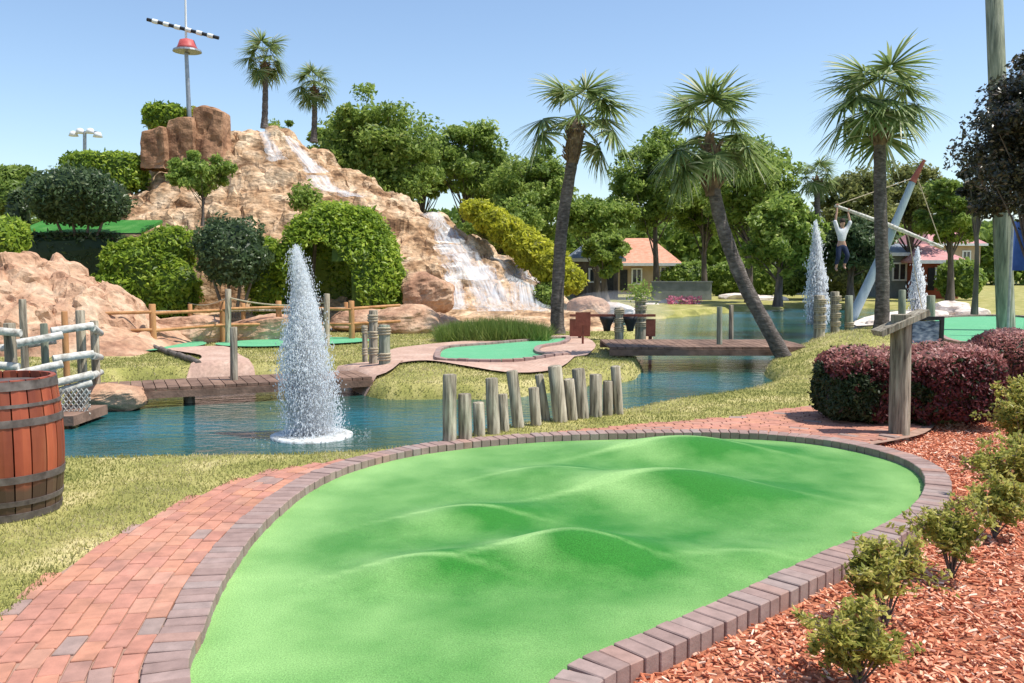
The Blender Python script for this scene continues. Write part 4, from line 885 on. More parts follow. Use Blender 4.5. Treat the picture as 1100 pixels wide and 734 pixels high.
# ================================================================== BARREL
a = P(4, 549); R0, H0 = .40, .96
root = thing('barrel', 'red stained wooden barrel with dark metal hoops on the lawn', 'barrel', a)
prof = lambda h: R0*(.9+.1*math.sin(PI*h))
nst = 22
for k in range(nst):
    mb = MB(); th0, th1 = 2*PI*k/nst+.012, 2*PI*(k+1)/nst-.012; V = []; m_ = 12
    for i in range(m_+1):
        h = i/m_; r = prof(h); z = h*H0
        for th in (th0, (th0+th1)/2, th1):
            for dr in (0, -.03): V.append(((r+dr+(0.004 if th not in (th0, th1) else 0))*math.cos(th), (r+dr+(0.004 if th not in (th0, th1) else 0))*math.sin(th), z))
    Fq = []
    for i in range(m_):
        o_ = i*6; n_ = o_+6
        Fq += [(o_, o_+2, n_+2, n_), (o_+2, o_+4, n_+4, n_+2), (o_+1, n_+1, n_+3, o_+3), (o_+3, n_+3, n_+5, o_+5), (o_, n_, n_+1, o_+1), (o_+4, o_+5, n_+5, n_+4)]
    Fq += [(m_*6, m_*6+2, m_*6+3, m_*6+1), (m_*6+2, m_*6+4, m_*6+5, m_*6+3)]
    mb.add(np.array(V)+a, Fq, random.random()); 
    if k == 0:
        m, N, L, b = newmat('barrel stave'); n = noise_node(N, L, 7, 5, (1, 1, .12)); r_ = ramp(N, [(.3, (.09, .02, .012)), (.44, (.26, .05, .022)), (.62, (.4, .095, .04)), (.75, (.48, .17, .08))]); L.new(n.outputs[0], r_.inputs[0])
        tc = N.new('ShaderNodeTexCoord'); sp = N.new('ShaderNodeSeparateXYZ'); L.new(tc.outputs['Object'], sp.inputs[0]); n2 = noise_node(N, L, 3, 3); ad = N.new('ShaderNodeMath'); ad.operation = 'MULTIPLY_ADD'; ad.inputs[1].default_value = .25; L.new(n2.outputs[0], ad.inputs[0]); L.new(sp.outputs[2], ad.inputs[2])
        mr = N.new('ShaderNodeMapRange'); mr.inputs[1].default_value = .36; mr.inputs[2].default_value = .44; L.new(ad.outputs[0], mr.inputs[0])
        mx = N.new('ShaderNodeMix'); mx.data_type = 'RGBA'; mx.inputs[6].default_value = (.1, .055, .035, 1); L.new(mr.outputs[0], mx.inputs[0]); L.new(r_.outputs[0], mx.inputs[7])
        at = N.new('ShaderNodeAttribute'); at.attribute_name = 'tone'; tr = ramp(N, [(0, G3(.6)), (1, G3(1.15))]); L.new(at.outputs['Fac'], tr.inputs[0]); my = N.new('ShaderNodeMix'); my.data_type = 'RGBA'; my.blend_type = 'MULTIPLY'; my.inputs[0].default_value = 1
        L.new(mx.outputs[2], my.inputs[6]); L.new(tr.outputs[0], my.inputs[7]); L.new(my.outputs[2], b.inputs['Base Color']); b.inputs['Roughness'].default_value = .5
        bp = N.new('ShaderNodeBump'); bp.inputs['Strength'].default_value = .4; bp.inputs['Distance'].default_value = .005; L.new(n.outputs[0], bp.inputs['Height']); L.new(bp.outputs[0], b.inputs['Normal']); M['stave'] = m
    mb.build('stave', M['stave'], root)
for h, w_ in ((.96, .06), (.82, .022), (.70, .05), (.30, .05), (.13, .035), (.03, .05)):
    mb = MB(); z0, z1 = h*H0-w_/2, h*H0+w_/2; mb.lathe([(prof(z0/H0)+.001, z0), (prof(z0/H0)+.01, z0), (prof(z1/H0)+.01, z1), (prof(z1/H0)+.001, z1)], 48, a); mb.build('hoop', M['hoop'], root, smooth=False)
mb = MB(); mb.lathe([(.001, H0-.05), (R0*.87, H0-.05), (R0*.87, H0-.08)], 36, a); mb.build('lid', M['hoop'], root)

# ================================================================== PALMS
def ppts(pts, Y): return [PY(x, y, Y) for x, y in pts]
make_palm('tall straight palm behind the small green, its trunk rising past the waterfall', ppts([(599, 359), (599, 320), (603, 250), (613, 183), (619, 139)], 23.6), .18, 1.12,
          [(180, 25, 1.15), (195, 0, 1.3), (90, 75, 1), (10, 75, 1.1), (210, 75, 1.0), (335, 50, 1.05), (5, 50, 1.15), (20, 25, 1.0), (345, 0, 1.25), (0, -30, 1.15), (270, 25, .8), (110, 25, .8), (300, 75, .95), (15, -30, 1.0), (150, 75, .9)], 3)
make_palm('palm with a strongly leaning curved trunk at the end of the footbridge', ppts([(846, 391), (826, 355), (797, 300), (775, 240), (765, 192), (762, 158)], 16.6), .14, .9,
          [(180, -30, 1.1), (170, 0, 1.1), (195, 0, 1.0), (200, -30, 1.05), (120, 75, 1), (250, 75, 1), (0, 75, 1.05), (330, 50, .8), (10, 25, .9), (0, 0, 1.15), (20, 0, .9), (60, 50, .9), (290, 75, .95), (220, 50, .9), (160, 50, .8), (90, 25, .8), (270, -30, .8), (180, 75, .9)], 5)
make_palm('straight palm with a full round crown right of the leaning one', ppts([(947, 357), (948, 300), (946, 230), (945, 170), (946, 122)], 25.5), .2, 1.38,
          [(i*137.5, (75, 75, 50, 50, 25, 25, 0, 0, -30)[min(8, int(i/2.9))], .9+.2*((i*7) % 5)/5) for i in range(25) if i not in (5, 11, 14, 18, 21)], 8)
def far_palm(px, pb, pc, Y, s, r, label, seed):
    make_palm(label, ppts([(px, pb), (px+1, (pb+pc)/2), (px+.5, pc)], Y), r, s, std_fronds(seed, 18), seed, boot=.5)
far_palm(284, 135, 70, 40, .98, .14, 'small palm standing alone against the sky above the hill', 21)
far_palm(337, 150, 97, 42, .95, .14, 'lower palm right of the lone one above the hill, partly behind a tree', 22)
far_palm(877, 330, 195, 42, .85, .16, 'small distant palm above the jet right of the leaning palm', 23)

# ================================================================== HEDGES AND SHRUBS
def sz(px, Y): return px*Y/F
def bl(px, py, w_, h_, Y, dy=None):
    c = PY(px, py, Y); return (c, (sz(w_, Y)/2, sz(w_, Y)/2*.7 if dy is None else dy, sz(h_, Y)/2))
def hedge(name, label, cat, blobs, mat, dens, size, box=3, lump=.12, base=None, stem=None, **kw):
    c = np.array(blobs[0][0]); zb = min(b_[0][2]-b_[1][2] for b_ in blobs) if base is None else base
    root = thing(name, label, cat, (c[0], c[1], zb)); kw.setdefault('keep', lambda p: p[:, 2] > zb)
    blob_foliage(blobs, dens, size, box=box, lump=lump, **kw).build('foliage', M[mat], root)
    if stem:
        mb = MB()
        for (sx, sy) in stem:
            mb.tube([(c[0]+sx*.3, c[1]+sy*.3, zb-.9 if base is None else zb-.05), (c[0]+sx, c[1]+sy, c[2])], .04, 6)
        mb.build('stem', M['bark'], root)
    return root
# leafy dome with a cave mouth
c0 = PY(366, 330, 26.3); c0[2] = .4
def cave_keep(p):
    zz = (p[:, 2]-.3); xx = p[:, 0]-(c0[0]+.15); hole = (p[:, 1] < c0[1]+.1) & (((xx+.5)/1.15)**2+(zz/2.15)**2 < 1)
    return (p[:, 2] > .2) & ~hole
root = thing('hedge', 'arched bright green hedge forming a leafy cave on the rock face', 'hedge', tuple(c0))
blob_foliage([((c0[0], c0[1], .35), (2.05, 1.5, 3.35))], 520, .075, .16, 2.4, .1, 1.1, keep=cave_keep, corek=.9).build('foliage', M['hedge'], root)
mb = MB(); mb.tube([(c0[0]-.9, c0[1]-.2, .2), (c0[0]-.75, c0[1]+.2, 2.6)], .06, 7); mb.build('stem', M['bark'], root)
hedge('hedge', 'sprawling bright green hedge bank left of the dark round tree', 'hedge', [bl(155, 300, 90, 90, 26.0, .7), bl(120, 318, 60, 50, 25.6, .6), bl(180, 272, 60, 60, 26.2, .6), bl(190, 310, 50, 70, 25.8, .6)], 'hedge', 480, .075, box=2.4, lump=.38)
hedge('hedge', 'dark shaded hedge wall below the terrace turf', 'hedge', [bl(60, 292, 170, 84, 26.7, .35)], 'dark_leaf', 260, .08, box=6, lump=.08)
hedge('hedge', 'bright green hedge strip between the dark round tree and the leafy cave', 'hedge', [bl(287, 300, 44, 90, 26.2, .6)], 'hedge', 460, .075, box=2.4, lump=.18)
hedge('hedge', 'clipped green hedge on the skyline left of the hilltop rocks', 'hedge', [bl(112, 186, 86, 44, 32.5, .8)], 'hedge', 330, .085, box=5, lump=.08)
hedge('hedge', 'small clipped hedge on top of the hill left of the mast', 'hedge', [bl(178, 127, 42, 28, 33.8, .7)], 'hedge', 400, .085, box=4, lump=.1)
hedge('hedge', 'little bright tuft of hedge right at the foot of the mast', 'hedge', [bl(206, 127, 22, 20, 34.2, .5)], 'yellow_leaf', 400, .07, box=3, lump=.15)
hedge('hedge', 'low bright shrubs at the far left edge above the rock outcrop', 'hedge', [bl(8, 255, 46, 40, 24, .6), bl(0, 262, 40, 40, 23.5, .6)], 'hedge', 420, .075, box=2.4, lump=.2)
hedge('hedge', 'rounded green hedge at the top left corner of the terrace', 'hedge', [bl(12, 196, 56, 34, 31, 1), bl(14, 215, 50, 40, 30, .8)], 'tree_leaf', 380, .085, box=2.6, lump=.2)
hedge('hedge', 'dark upright shrub at the left end of the terrace turf', 'hedge', [bl(20, 235, 22, 60, 27, .4)], 'dark_leaf', 380, .075, box=2.6, lump=.15)
hedge('hedge', 'yellow green hedge running down the right side of the waterfall', 'hedge', [bl(512, 226, 36, 24, 33.2, .7), bl(528, 237, 40, 28, 32.9, .7), bl(544, 248, 42, 30, 32.6, .7), bl(560, 260, 44, 32, 32.3, .7), bl(576, 272, 46, 36, 32, .7), bl(593, 285, 44, 42, 31.6, .7), bl(610, 300, 34, 34, 31.2, .6)], 'yellow_leaf', 380, .085, box=2.4, lump=.2)
hedge('shrub', 'small light shrub growing from the rock behind the arched hedge', 'shrub', [bl(328, 214, 40, 30, 28.6, .4)], 'light_leaf', 420, .07, box=2, lump=.3, core=False, shell=.25)
def small_tree(name, label, px, pyb, pyt, wpx, Y, mat, ncl, nleaf, size, trunk=.06, cfrac=.55, group=None, seed=1, cs=.5, cat='tree', tmat='bark', lean=0, zb=None):
    b0 = PY(px, pyb, Y); b0[2] = b0[2] if zb is None else zb; top = PY(px, pyt, Y)[2]; H = top-b0[2]; rz = H*cfrac/2
    return make_tree(name, label, cat, H, (H-rz, sz(wpx, Y)/2, rz), ncl, nleaf, size, mat, trunk, tmat, cs, b0, group, lean, seed=seed)
# round clipped dark trees
root = thing('tree', 'dark round clipped tree on the terrace at the left', 'tree', PY(88, 262, 26.6))
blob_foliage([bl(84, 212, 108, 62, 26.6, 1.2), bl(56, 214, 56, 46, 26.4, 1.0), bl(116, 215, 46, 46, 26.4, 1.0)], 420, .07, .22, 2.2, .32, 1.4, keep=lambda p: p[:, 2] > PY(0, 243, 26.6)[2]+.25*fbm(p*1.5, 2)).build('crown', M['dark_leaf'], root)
mb = MB(); b0 = PY(88, 300, 26.6)
for dx in (-.5, -.15, .2, .5): mb.tube([b0+np.array((dx*.4, 0, 0)), b0+np.array((dx*.8, 0, 1.0)), b0+np.array((dx*1.6, 0, 2.0))], [.07, .055, .03], 7)
mb.build('trunk', M['bark'], root, smooth=True)
root = thing('tree', 'dark round clipped tree beside the leafy cave, mid left', 'tree', PY(248, 338, 25))
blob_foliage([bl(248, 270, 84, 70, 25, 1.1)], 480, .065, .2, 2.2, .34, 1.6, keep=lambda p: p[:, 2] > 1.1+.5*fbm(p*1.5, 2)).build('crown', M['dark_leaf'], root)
mb = MB(); b0 = PY(250, 342, 25)
for dx in (-.5, -.1, .25, .55): mb.tube([b0+np.array((dx*.4, 0, 0)), b0+np.array((dx*.8, 0, .7)), b0+np.array((dx*1.4, 0, 1.7))], [.05, .045, .03], 7)
mb.build('trunk', M['bark'], root, smooth=True)
small_tree('tree', 'slender multi stemmed tree with light leaves before the pink rock face', 218, 243, 160, 88, 28.0, 'light_leaf', 44, 6500, .07, .05, .6, seed=31)
# maroon bushes, near right
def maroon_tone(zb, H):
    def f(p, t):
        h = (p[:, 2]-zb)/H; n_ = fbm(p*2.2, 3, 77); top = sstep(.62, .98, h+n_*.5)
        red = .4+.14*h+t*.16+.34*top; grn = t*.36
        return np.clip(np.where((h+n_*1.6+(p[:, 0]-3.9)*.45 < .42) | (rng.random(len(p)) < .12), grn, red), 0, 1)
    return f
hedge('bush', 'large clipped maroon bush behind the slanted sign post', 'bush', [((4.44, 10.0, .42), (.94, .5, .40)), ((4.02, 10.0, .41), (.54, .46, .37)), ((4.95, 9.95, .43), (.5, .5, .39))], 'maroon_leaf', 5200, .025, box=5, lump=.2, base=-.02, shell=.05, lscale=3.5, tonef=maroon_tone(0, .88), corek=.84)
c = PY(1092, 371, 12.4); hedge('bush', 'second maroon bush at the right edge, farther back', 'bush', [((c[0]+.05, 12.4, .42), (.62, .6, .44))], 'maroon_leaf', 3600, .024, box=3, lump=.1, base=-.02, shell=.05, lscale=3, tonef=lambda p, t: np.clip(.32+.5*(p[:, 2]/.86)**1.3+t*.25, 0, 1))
# right-edge yellow-green shrubs
def shrub(px, pyb, hpx, wpx, label, seed, nst=12, dens=1.0, mat='shrub_leaf', sizek=1.0):
    global rng
    a = P(px, pyb, -.07); Y = a[1]; H = hpx*Y/F; W = wpx*Y/F/2; root = thing('shrub', label, 'shrub', a, 'young shrubs in the mulch'); sv = rng; rng = np.random.default_rng(seed); sb = MB(); Pt, Nr, T = [], [], []
    for s in range(int(nst)):
        az = rng.uniform(0, 2*PI); rr = W*rng.uniform(.15, 1); hh = H*rng.uniform(.55, 1)*(1-.3*rr/W); e = a+np.array((rr*math.cos(az), rr*math.sin(az), hh)); mid = a+(e-a)*.5+np.array((0, 0, H*.08)); sb.tube([a, mid, e], [.006, .004, .002], 5, cap=False)
        twigs = [(mid*(1-u)+e*u) for u in rng.uniform(-.2, 1, 7)]
        for tpt in twigs:
            e2 = tpt+rng.normal(0, 1, 3)*np.array((.24, .24, .16))*W*1.2+np.array((0, 0, .03)); sb.tube([tpt, e2], [.003, .0015], 4, cap=False)
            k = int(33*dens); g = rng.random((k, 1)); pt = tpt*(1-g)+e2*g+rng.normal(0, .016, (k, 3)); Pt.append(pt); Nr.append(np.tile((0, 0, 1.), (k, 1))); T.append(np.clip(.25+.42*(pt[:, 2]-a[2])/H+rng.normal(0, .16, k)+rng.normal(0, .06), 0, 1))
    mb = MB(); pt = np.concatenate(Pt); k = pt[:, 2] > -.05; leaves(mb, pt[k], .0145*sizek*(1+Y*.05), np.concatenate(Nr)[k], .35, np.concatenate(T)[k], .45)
    sb.build('stem', M['bark'], root); mb.build('foliage', M[mat], root); rng = sv
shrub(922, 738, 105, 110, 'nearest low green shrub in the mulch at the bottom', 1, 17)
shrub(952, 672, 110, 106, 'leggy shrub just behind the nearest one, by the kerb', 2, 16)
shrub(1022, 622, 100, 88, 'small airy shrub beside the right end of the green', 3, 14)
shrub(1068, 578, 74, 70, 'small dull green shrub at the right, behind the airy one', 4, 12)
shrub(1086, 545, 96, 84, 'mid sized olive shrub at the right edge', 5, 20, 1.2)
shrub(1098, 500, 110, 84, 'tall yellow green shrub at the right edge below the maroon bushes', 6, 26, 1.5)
# long grass clump under the falls
a = P(530, 368); n = 9000; th = rng.random(n); pts = np.c_[rng.uniform(-1.35, 1.3, n), rng.normal(0, .35, n).clip(-.7, .7)]+np.array((a[0], a[1]+.6)); hg = rng.uniform(.25, .62, n)*(1-.35*np.abs((pts[:, 0]-a[0])/1.35)**2); ang = rng.uniform(0, 2*PI, n)
b0 = np.c_[pts, terrain(pts, False)]; dv = np.stack([np.cos(ang), np.sin(ang), 0*ang], 1)*.012; tp = b0+np.c_[rng.normal(0, .16, (n, 2)), hg]
mb = MB(); mb.add(np.stack([b0-dv, b0+dv, tp], 1).reshape(-1, 3), np.arange(n*3).reshape(-1, 3), np.clip(rng.normal(.55, .22, n), 0, 1)); o = mb.build('grass_clump', M['reed'], origin=tuple(a)); tag(o, 'long bright grass clump between the waterfall and the small green', 'grass clump')
for px, pb, w_, h_, lab in ((285, 400, 90, 26, 'weedy green clump on the bank behind the tall fountain'), (688, 321, 24, 22, 'greenery sprouting on the tall roped bollard')):
    if px == 688: c = PY(688, 313, 21); root = thing('plant', lab, 'plant', c-np.array((0, 0, .1))); n = 500; pt = c+rng.normal(0, 1, (n, 3))*np.array((.16, .14, .13)); mb = MB(); leaves(mb, pt, .035); mb.build('foliage', M['light_leaf'], root); continue
    a = P(px, pb); n = 5000; pts = np.c_[rng.uniform(-.85, .85, n), rng.uniform(0, .9, n)]+a[:2]; b0 = np.c_[pts, terrain(pts, False)]; ang = rng.uniform(0, 2*PI, n); dv = np.stack([np.cos(ang), np.sin(ang), 0*ang], 1)*.01
    mb = MB(); mb.add(np.stack([b0-dv, b0+dv, b0+np.c_[rng.normal(0, .08, (n, 2)), rng.uniform(.08, .3, n)]], 1).reshape(-1, 3), np.arange(n*3).reshape(-1, 3), np.clip(rng.normal(.45, .22, n), 0, 1)); tag(mb.build('grass_clump', M['reed'], origin=tuple(a)), lab, 'grass clump')
# pink flowers by the far lake
c = PY(735, 328, 44); root = thing('flower_bed', 'low pink flowering plants on the far shore', 'flowers', c); pt = c+np.c_[rng.uniform(-.8, .8, 420), rng.uniform(-.5, .5, 420), rng.random(420)*.45]; mb = MB(); leaves(mb, pt, .07); mb.build('blossom', M['flower'], root)

# ================================================================== BACKGROUND TREES
BT = [ # px, pytop, width, Y, mat, ncl, nleaf, label
 (412, 84, 128, 45, 'tree_leaf', 95, 21000, 'big leafy tree directly behind the upper right side of the hill'),
 (362, 104, 62, 48, 'tree_leaf', 40, 8000, 'tree beside the lower hilltop palm'),
 (300, 112, 56, 50, 'tree_leaf', 26, 4500, 'treetops peeping over the hill at the foot of the lone palm'),
 (505, 112, 84, 50, 'blue_leaf', 60, 11000, 'loose tall tree right of the big leafy one, sky showing through'),
 (572, 146, 96, 48, 'tree_leaf', 70, 15000, 'rounded tree left of the tall straight palm'),
 (452, 128, 70, 52, 'light_leaf', 50, 10000, 'pale feathery tree filling the gap right of the big leafy tree'),
 (536, 150, 70, 54, 'light_leaf', 46, 9000, 'pale tree showing between the loose tall tree and the rounded one'),
 (540, 205, 90, 44, 'tree_leaf', 50, 11000, 'dark low tree just above the yellow green hedge'),
 (640, 205, 92, 50, 'light_leaf', 60, 13000, 'pale tree right behind the tall straight palm trunk'),
 (704, 128, 104, 52, 'blue_leaf', 70, 15000, 'tall tree with a dark trunk before the orange roofed house'),
 (757, 190, 80, 54, 'tree_leaf', 50, 10000, 'tree behind the bend of the leaning palm'),
 (806, 118, 110, 46, 'blue_leaf', 66, 12000, 'tall airy tree right of the leaning palm crown'),
 (838, 196, 84, 42, 'light_leaf', 60, 12000, 'bright green young tree left of the distant jet'),
 (916, 166, 90, 50, 'olive_leaf', 60, 12000, 'broad olive tree behind the straight right palm, left side'),
 (975, 160, 84, 54, 'olive_leaf', 50, 10000, 'olive tree right of the straight palm trunk'),
 (1020, 176, 70, 48, 'tree_leaf', 40, 9000, 'green tree between the olive tree and the plum leaved tree'),
 (650, 238, 50, 46, 'tree_leaf', 46, 9000, 'low tree overhanging the left end of the orange roofed house'),
 (915, 222, 92, 44, 'dark_leaf', 40, 8000, 'dark low tree behind the dangling figure'),
]
for i, (px, pt, w_, Y, mt, ncl, nl, lab) in enumerate(BT):
    top = PY(px, pt, Y)[2]; rx = sz(w_, Y)/2*1.25; cf = min(.8, max(.5, 2.6*rx/top*.8)) if pt < 230 else .7
    rz = top*cf/2
    if px in (640, 704, 757, 655): rz = (top-PY(px, 258, Y)[2])/2
    make_tree('tree', lab, 'tree', top, (top-rz, rx, rz), int(ncl*1.5), int(nl*1.35), .125, {'tree_leaf': 'tree_leaf2', 'blue_leaf': 'tree_leaf2', 'light_leaf': 'light_leaf'}.get(mt, mt), .2, 'bark', .5, (*PY(px, 300, Y)[:2], -.05), 'background trees', seed=200+i)
# distant woods: one mass
mb = MB(); n = 90000; X = rng.uniform(-95, 95, n); D = rng.uniform(0, 14, n); hgt = 7.5+5*fbm(np.c_[X*.09, D*.1, 0*X], 3, 71)+2*fbm(np.c_[X*.5, D*.3, 0*X], 2, 72); Z = hgt*rng.random(n)**.6
leaves(mb, np.c_[X, 96+D, Z], .42, None, tone=np.clip(.42+.6*fbm(np.c_[X*.4, Z*.4, D*.4], 2, 73)+rng.normal(0, .15, n), 0, 1), aspect=.6)
o = mb.build('distant_woods', M['tree_leaf']); kind(o, 'stuff'); tag(o, 'far belt of mixed trees behind the houses', 'woods')
# low shrubs along far shore
for i, (px, py, w_, h_, Y, mt, lab) in enumerate([(740, 300, 60, 36, 62, 'light_leaf', 'light bush by the right end of the orange roofed house'), (800, 300, 90, 40, 58, 'light_leaf', 'long low light green bush behind the far lake, left of the jet'), (905, 298, 60, 44, 50, 'olive_leaf', 'olive bush right of the distant jet under the dangling figure'),
        (852, 300, 46, 34, 52, 'tree_leaf', 'green bush just left of the distant jet'), (1032, 300, 50, 40, 50, 'light_leaf', 'light bush before the pink roofed house'), (588, 322, 30, 34, 31, 'tree_leaf', 'small bush behind the tall straight palm trunk')]):
    hedge('bush', lab, 'bush', [bl(px, py, w_, h_, Y, 1.0)], mt, 110 if Y > 40 else 250, .14 if Y > 40 else .09, box=2.2, lump=.3)
# plum-leaved tree at the right edge
b0 = P(1092, 352); b0 = np.array((*PY(1108, 345, 13)[:2], 0.0))
root = make_tree('tree', 'dark plum leaved tree hanging in from the right edge', 'tree', 5.2, (3.62, 1.55, 1.55), 110, 42000, .036, 'plum_leaf', .09, 'bark', .5, b0, seed=91)
for k, (dx, lab) in enumerate(((-.0, ''),)): pass
small_tree('tree', 'slim bare stemmed tree left of the utility pole', 1046, 338, 150, 60, 22, 'plum_leaf', 26, 3600, .075, .07, .5, seed=95)

# ================================================================== SKYLINE MAST, LIGHTS, POLES
Ym = 33.6
b0 = PY(204, 135, Ym); root = thing('crows_nest_mast', 'thin mast with striped spar and red crow nest on the hilltop', 'mast', b0)
mb = MB(); mb.tube([b0-np.array((0, 0, .6)), PY(200, 55, Ym)], [.09, .07], 10); mb.build('pole', M['metal'], root, smooth=True)
mb = MB(); mb.tube([PY(200, 55, Ym), PY(199, -20, Ym)], [.05, .03], 8); mb.build('topmast', M['white'], root, smooth=True)
A, B = PY(158, 21, Ym), PY(235, 41, Ym)
for k in range(13):
    mb = MB(); p0, p1 = A+(B-A)*k/13, A+(B-A)*(k+1)/13; mb.tube([p0, p1], .085 if k % 2 else .065, 8); mb.build('spar', M['white' if k % 2 else 'black'], root, smooth=True)
c = PY(201, 50, Ym); mb = MB(); mb.lathe([(.08, .28), (.26, .22), (.34, .0), (.42, -.12), (.3, -.14)], 16, c); mb.build('nest', M['red'], root, smooth=True)
mb = MB(); mb.lathe([(.05, -.12), (.5, -.13), (.52, -.2), (.1, -.24)], 18, c); mb.build('nest_floor', M['metal'], root)
Yl = 60; b0 = PY(91, 200, Yl); root = thing('floodlight_pole', 'distant floodlight pole with four lamps on the left skyline', 'light pole', b0)
mb = MB(); mb.tube([b0, PY(91, 142, Yl)], .12, 8); mb.build('pole', M['metal'], root)
mb = MB(); mb.beam(PY(79, 142, Yl), PY(105, 142, Yl), .1, .1); mb.build('cross_arm', M['metal'], root)
for x, y in ((79, 144), (86, 141), (97, 141), (105, 145)):
    mb = MB(); c = PY(x, y, Yl); mb.lathe([(.05, .2), (.2, .15), (.32, -.15), (.02, -.18)], 10, c); mb.build('lamp_head', M['white'], root, smooth=True)
a = PY(1082, 346, 22); t = PY(1067, -30, 22); mb = MB(); log(mb, (a[0], a[1], -.1), t, .215, 14, .9); tag(mb.build('utility_pole', M['green_wood'], origin=tuple(a), smooth=True), 'tall round timber utility pole rising out of frame at the right', 'pole')
# flag
c = PY(1096, 250, 20); root = thing('flag', 'dark blue cloth flag hanging at the right edge behind the plum leaves', 'flag', c); mb = MB(); n = 10
V = [(c[0]-.15+.09*i, c[1]+.06*math.sin(i*1.1), c[2]+.25-1.1*j) for i in range(n) for j in (0, 1)]; V += [(x, y+.012, z) for x, y, z in V]
mb.add(V, [(2*i, 2*i+1, 2*i+3, 2*i+2) for i in range(n-1)]+[(2*n+2*i, 2*n+2*i+2, 2*n+2*i+3, 2*n+2*i+1) for i in range(n-1)]); mb.build('cloth', M['blue'], root, smooth=True)
mb = MB(); mb.tube([(c[0]-.18, c[1], -.05), (c[0]-.18, c[1], c[2]+.4)], .03, 8); mb.build('pole', M['metal'], root)

# ================================================================== SIGNS NEAR RIGHT
a = P(966, 470, -.05); b_ = PY(968, 338, a[1]); root = thing('lectern_sign', 'thick weathered post carrying a slanted board, beside the maroon bush', 'sign', a)
mb = MB(); log(mb, a-np.array((0, 0, .1)), b_+np.array((0, 0, .0)), .105, 20, .97, .2, False); mb.build('post', M['grey_wood'], root, smooth=True)
p0, p1 = PY(941, 358, a[1]), PY(992, 335, a[1]); mb = MB(); mb.beam(p0+np.array((0, -.02, .0)), p1+np.array((0, -.02, .0)), .26, .06); mb.build('slanted_board', M['grey_wood'], root)
a = P(994, 398, 0); Y = a[1]; root = thing('picture_sign', 'dark framed picture sign behind the slanted board', 'sign', a)
c = PY(994, 357, Y); hw, hh = sz(34, Y)/2, sz(30, Y)/2
mb = MB(); mb.box(c, (hw*1.7, .03, hh*1.6)); mb.build('picture', M['picture'], root)
for dx, dz, sx, sz_ in ((0, hh, hw*2+.06, .06), (0, -hh, hw*2+.06, .06), (-hw, 0, .06, hh*2-.06), (hw, 0, .06, hh*2-.06)):
    mb = MB(); mb.box(c+np.array((dx, -.01, dz)), (sx, .06, sz_)); mb.build('frame', M['black'], root)
mb = MB(); mb.tube([(c[0], c[1]+.06, -.05), (c[0], c[1]+.06, c[2])], .05, 10); mb.build('post', M['grey_wood'], root)
for i, (px, py, w_, h_, Y) in enumerate([(1020, 334, 40, 18, 33), (1045, 338, 30, 14, 32), (1004, 340, 24, 12, 31), (945, 350, 26, 14, 27), (926, 352, 24, 14, 27.5)]):
    bpx(px, py, w_, h_, Y, 'rock_pale', 70+i, ['pale rock on the white bank left of the utility pole', 'pale rock nearest the utility pole', 'small pale rock right of the green post', 'pale rock at the foot of the straight right palm', 'pale rock between the bollards and the straight right palm'][i], lump=.3)
bank = catmull([P(*q, .05) for q in [(920, 350), (1000, 343), (1056, 345), (1060, 338), (1010, 330), (940, 338)]], 4); kind(sheet('gravel_bank', bank, lambda v: np.maximum(terrain(v, False), 0)+.05, M['rock_pale'], .6))
for i, (px, py, w_, h_, Y) in enumerate([(718, 326, 20, 7, 46), (742, 330, 26, 8, 45), (700, 330, 18, 8, 44), (795, 320, 40, 8, 52), (826, 322, 36, 8, 50)]):
    bpx(px, py, w_, h_, Y, 'rock_pale', 80+i, ['small pale rock on the far shore left of the pink flowers', 'small pale rock under the pink flowers', 'pale rock on the far shore below the grey wall', 'long pale rock edging the far lawn behind the leaning trunk', 'long pale rock edging the far lawn left of the jet'][i], lump=.3, res=14)

# ================================================================== BOOM, SPAR AND DANGLING FIGURE
Yb = 30; a = PY(914, 352, Yb); a[2] = 0; root = thing('ship_boom', 'leaning blue grey boom crossed by a white spar behind the straight palm', 'boom', a)
mb = MB(); mb.tube([a, PY(950, 268, Yb), PY(980, 196, Yb)], [.17, .15, .11], 12); mb.build('mast', M['blue_grey'], root, smooth=True)
mb = MB(); mb.tube([PY(980, 196, Yb), PY(993, 172, Yb)], [.12, .05], 10); mb.build('tip', M['brown_paint'], root, smooth=True)
mb = MB(); mb.tube([PY(897, 221, Yb-.2), PY(955, 242, Yb-.2), PY(1013, 266, Yb-.2)], [.05, .075, .045], 10); mb.build('spar', M['white_wood'], root, smooth=True)
mb = MB()
for x0, y0, x1, y1 in ((897, 221, 985, 190), (1012, 266, 985, 190), (975, 250, 990, 330)): mb.tube([PY(x0, y0, Yb-.2), PY(x1, y1, Yb)], .015, 4)
mb.build('rigging', M['rope'], root)
# person (figure hanging from the spar by both hands)
def skinned(name, joints, edges, mat, parent, root_i=0, sub=2):
    me = bpy.data.meshes.new(name); org = np.array(parent.location) if parent else np.zeros(3)
    me.from_pydata([tuple(np.array(j[:3])-org) for j in joints], edges, []); o = bpy.data.objects.new(name, me); COL.objects.link(o); o.parent = parent
    sk = o.modifiers.new('skin', 'SKIN'); sk.use_smooth_shade = True
    for i, j in enumerate(joints): me.skin_vertices[0].data[i].radius = (j[3], j[3]*(j[4] if len(j) > 4 else 1))
    me.skin_vertices[0].data[root_i].use_root = True
    sb = o.modifiers.new('sub', 'SUBSURF'); sb.levels = sub; sb.render_levels = sub; me.materials.append(mat); return o
c = PY(904, 262, Yb-.25); x, y, z = c      # pelvis
root = thing('person', 'figure in a white shirt and dark trousers hanging from the white spar', 'person', (x, y, z-.85))
g1, g2_ = PY(899, 222, Yb-.2), PY(911, 227, Yb-.2)
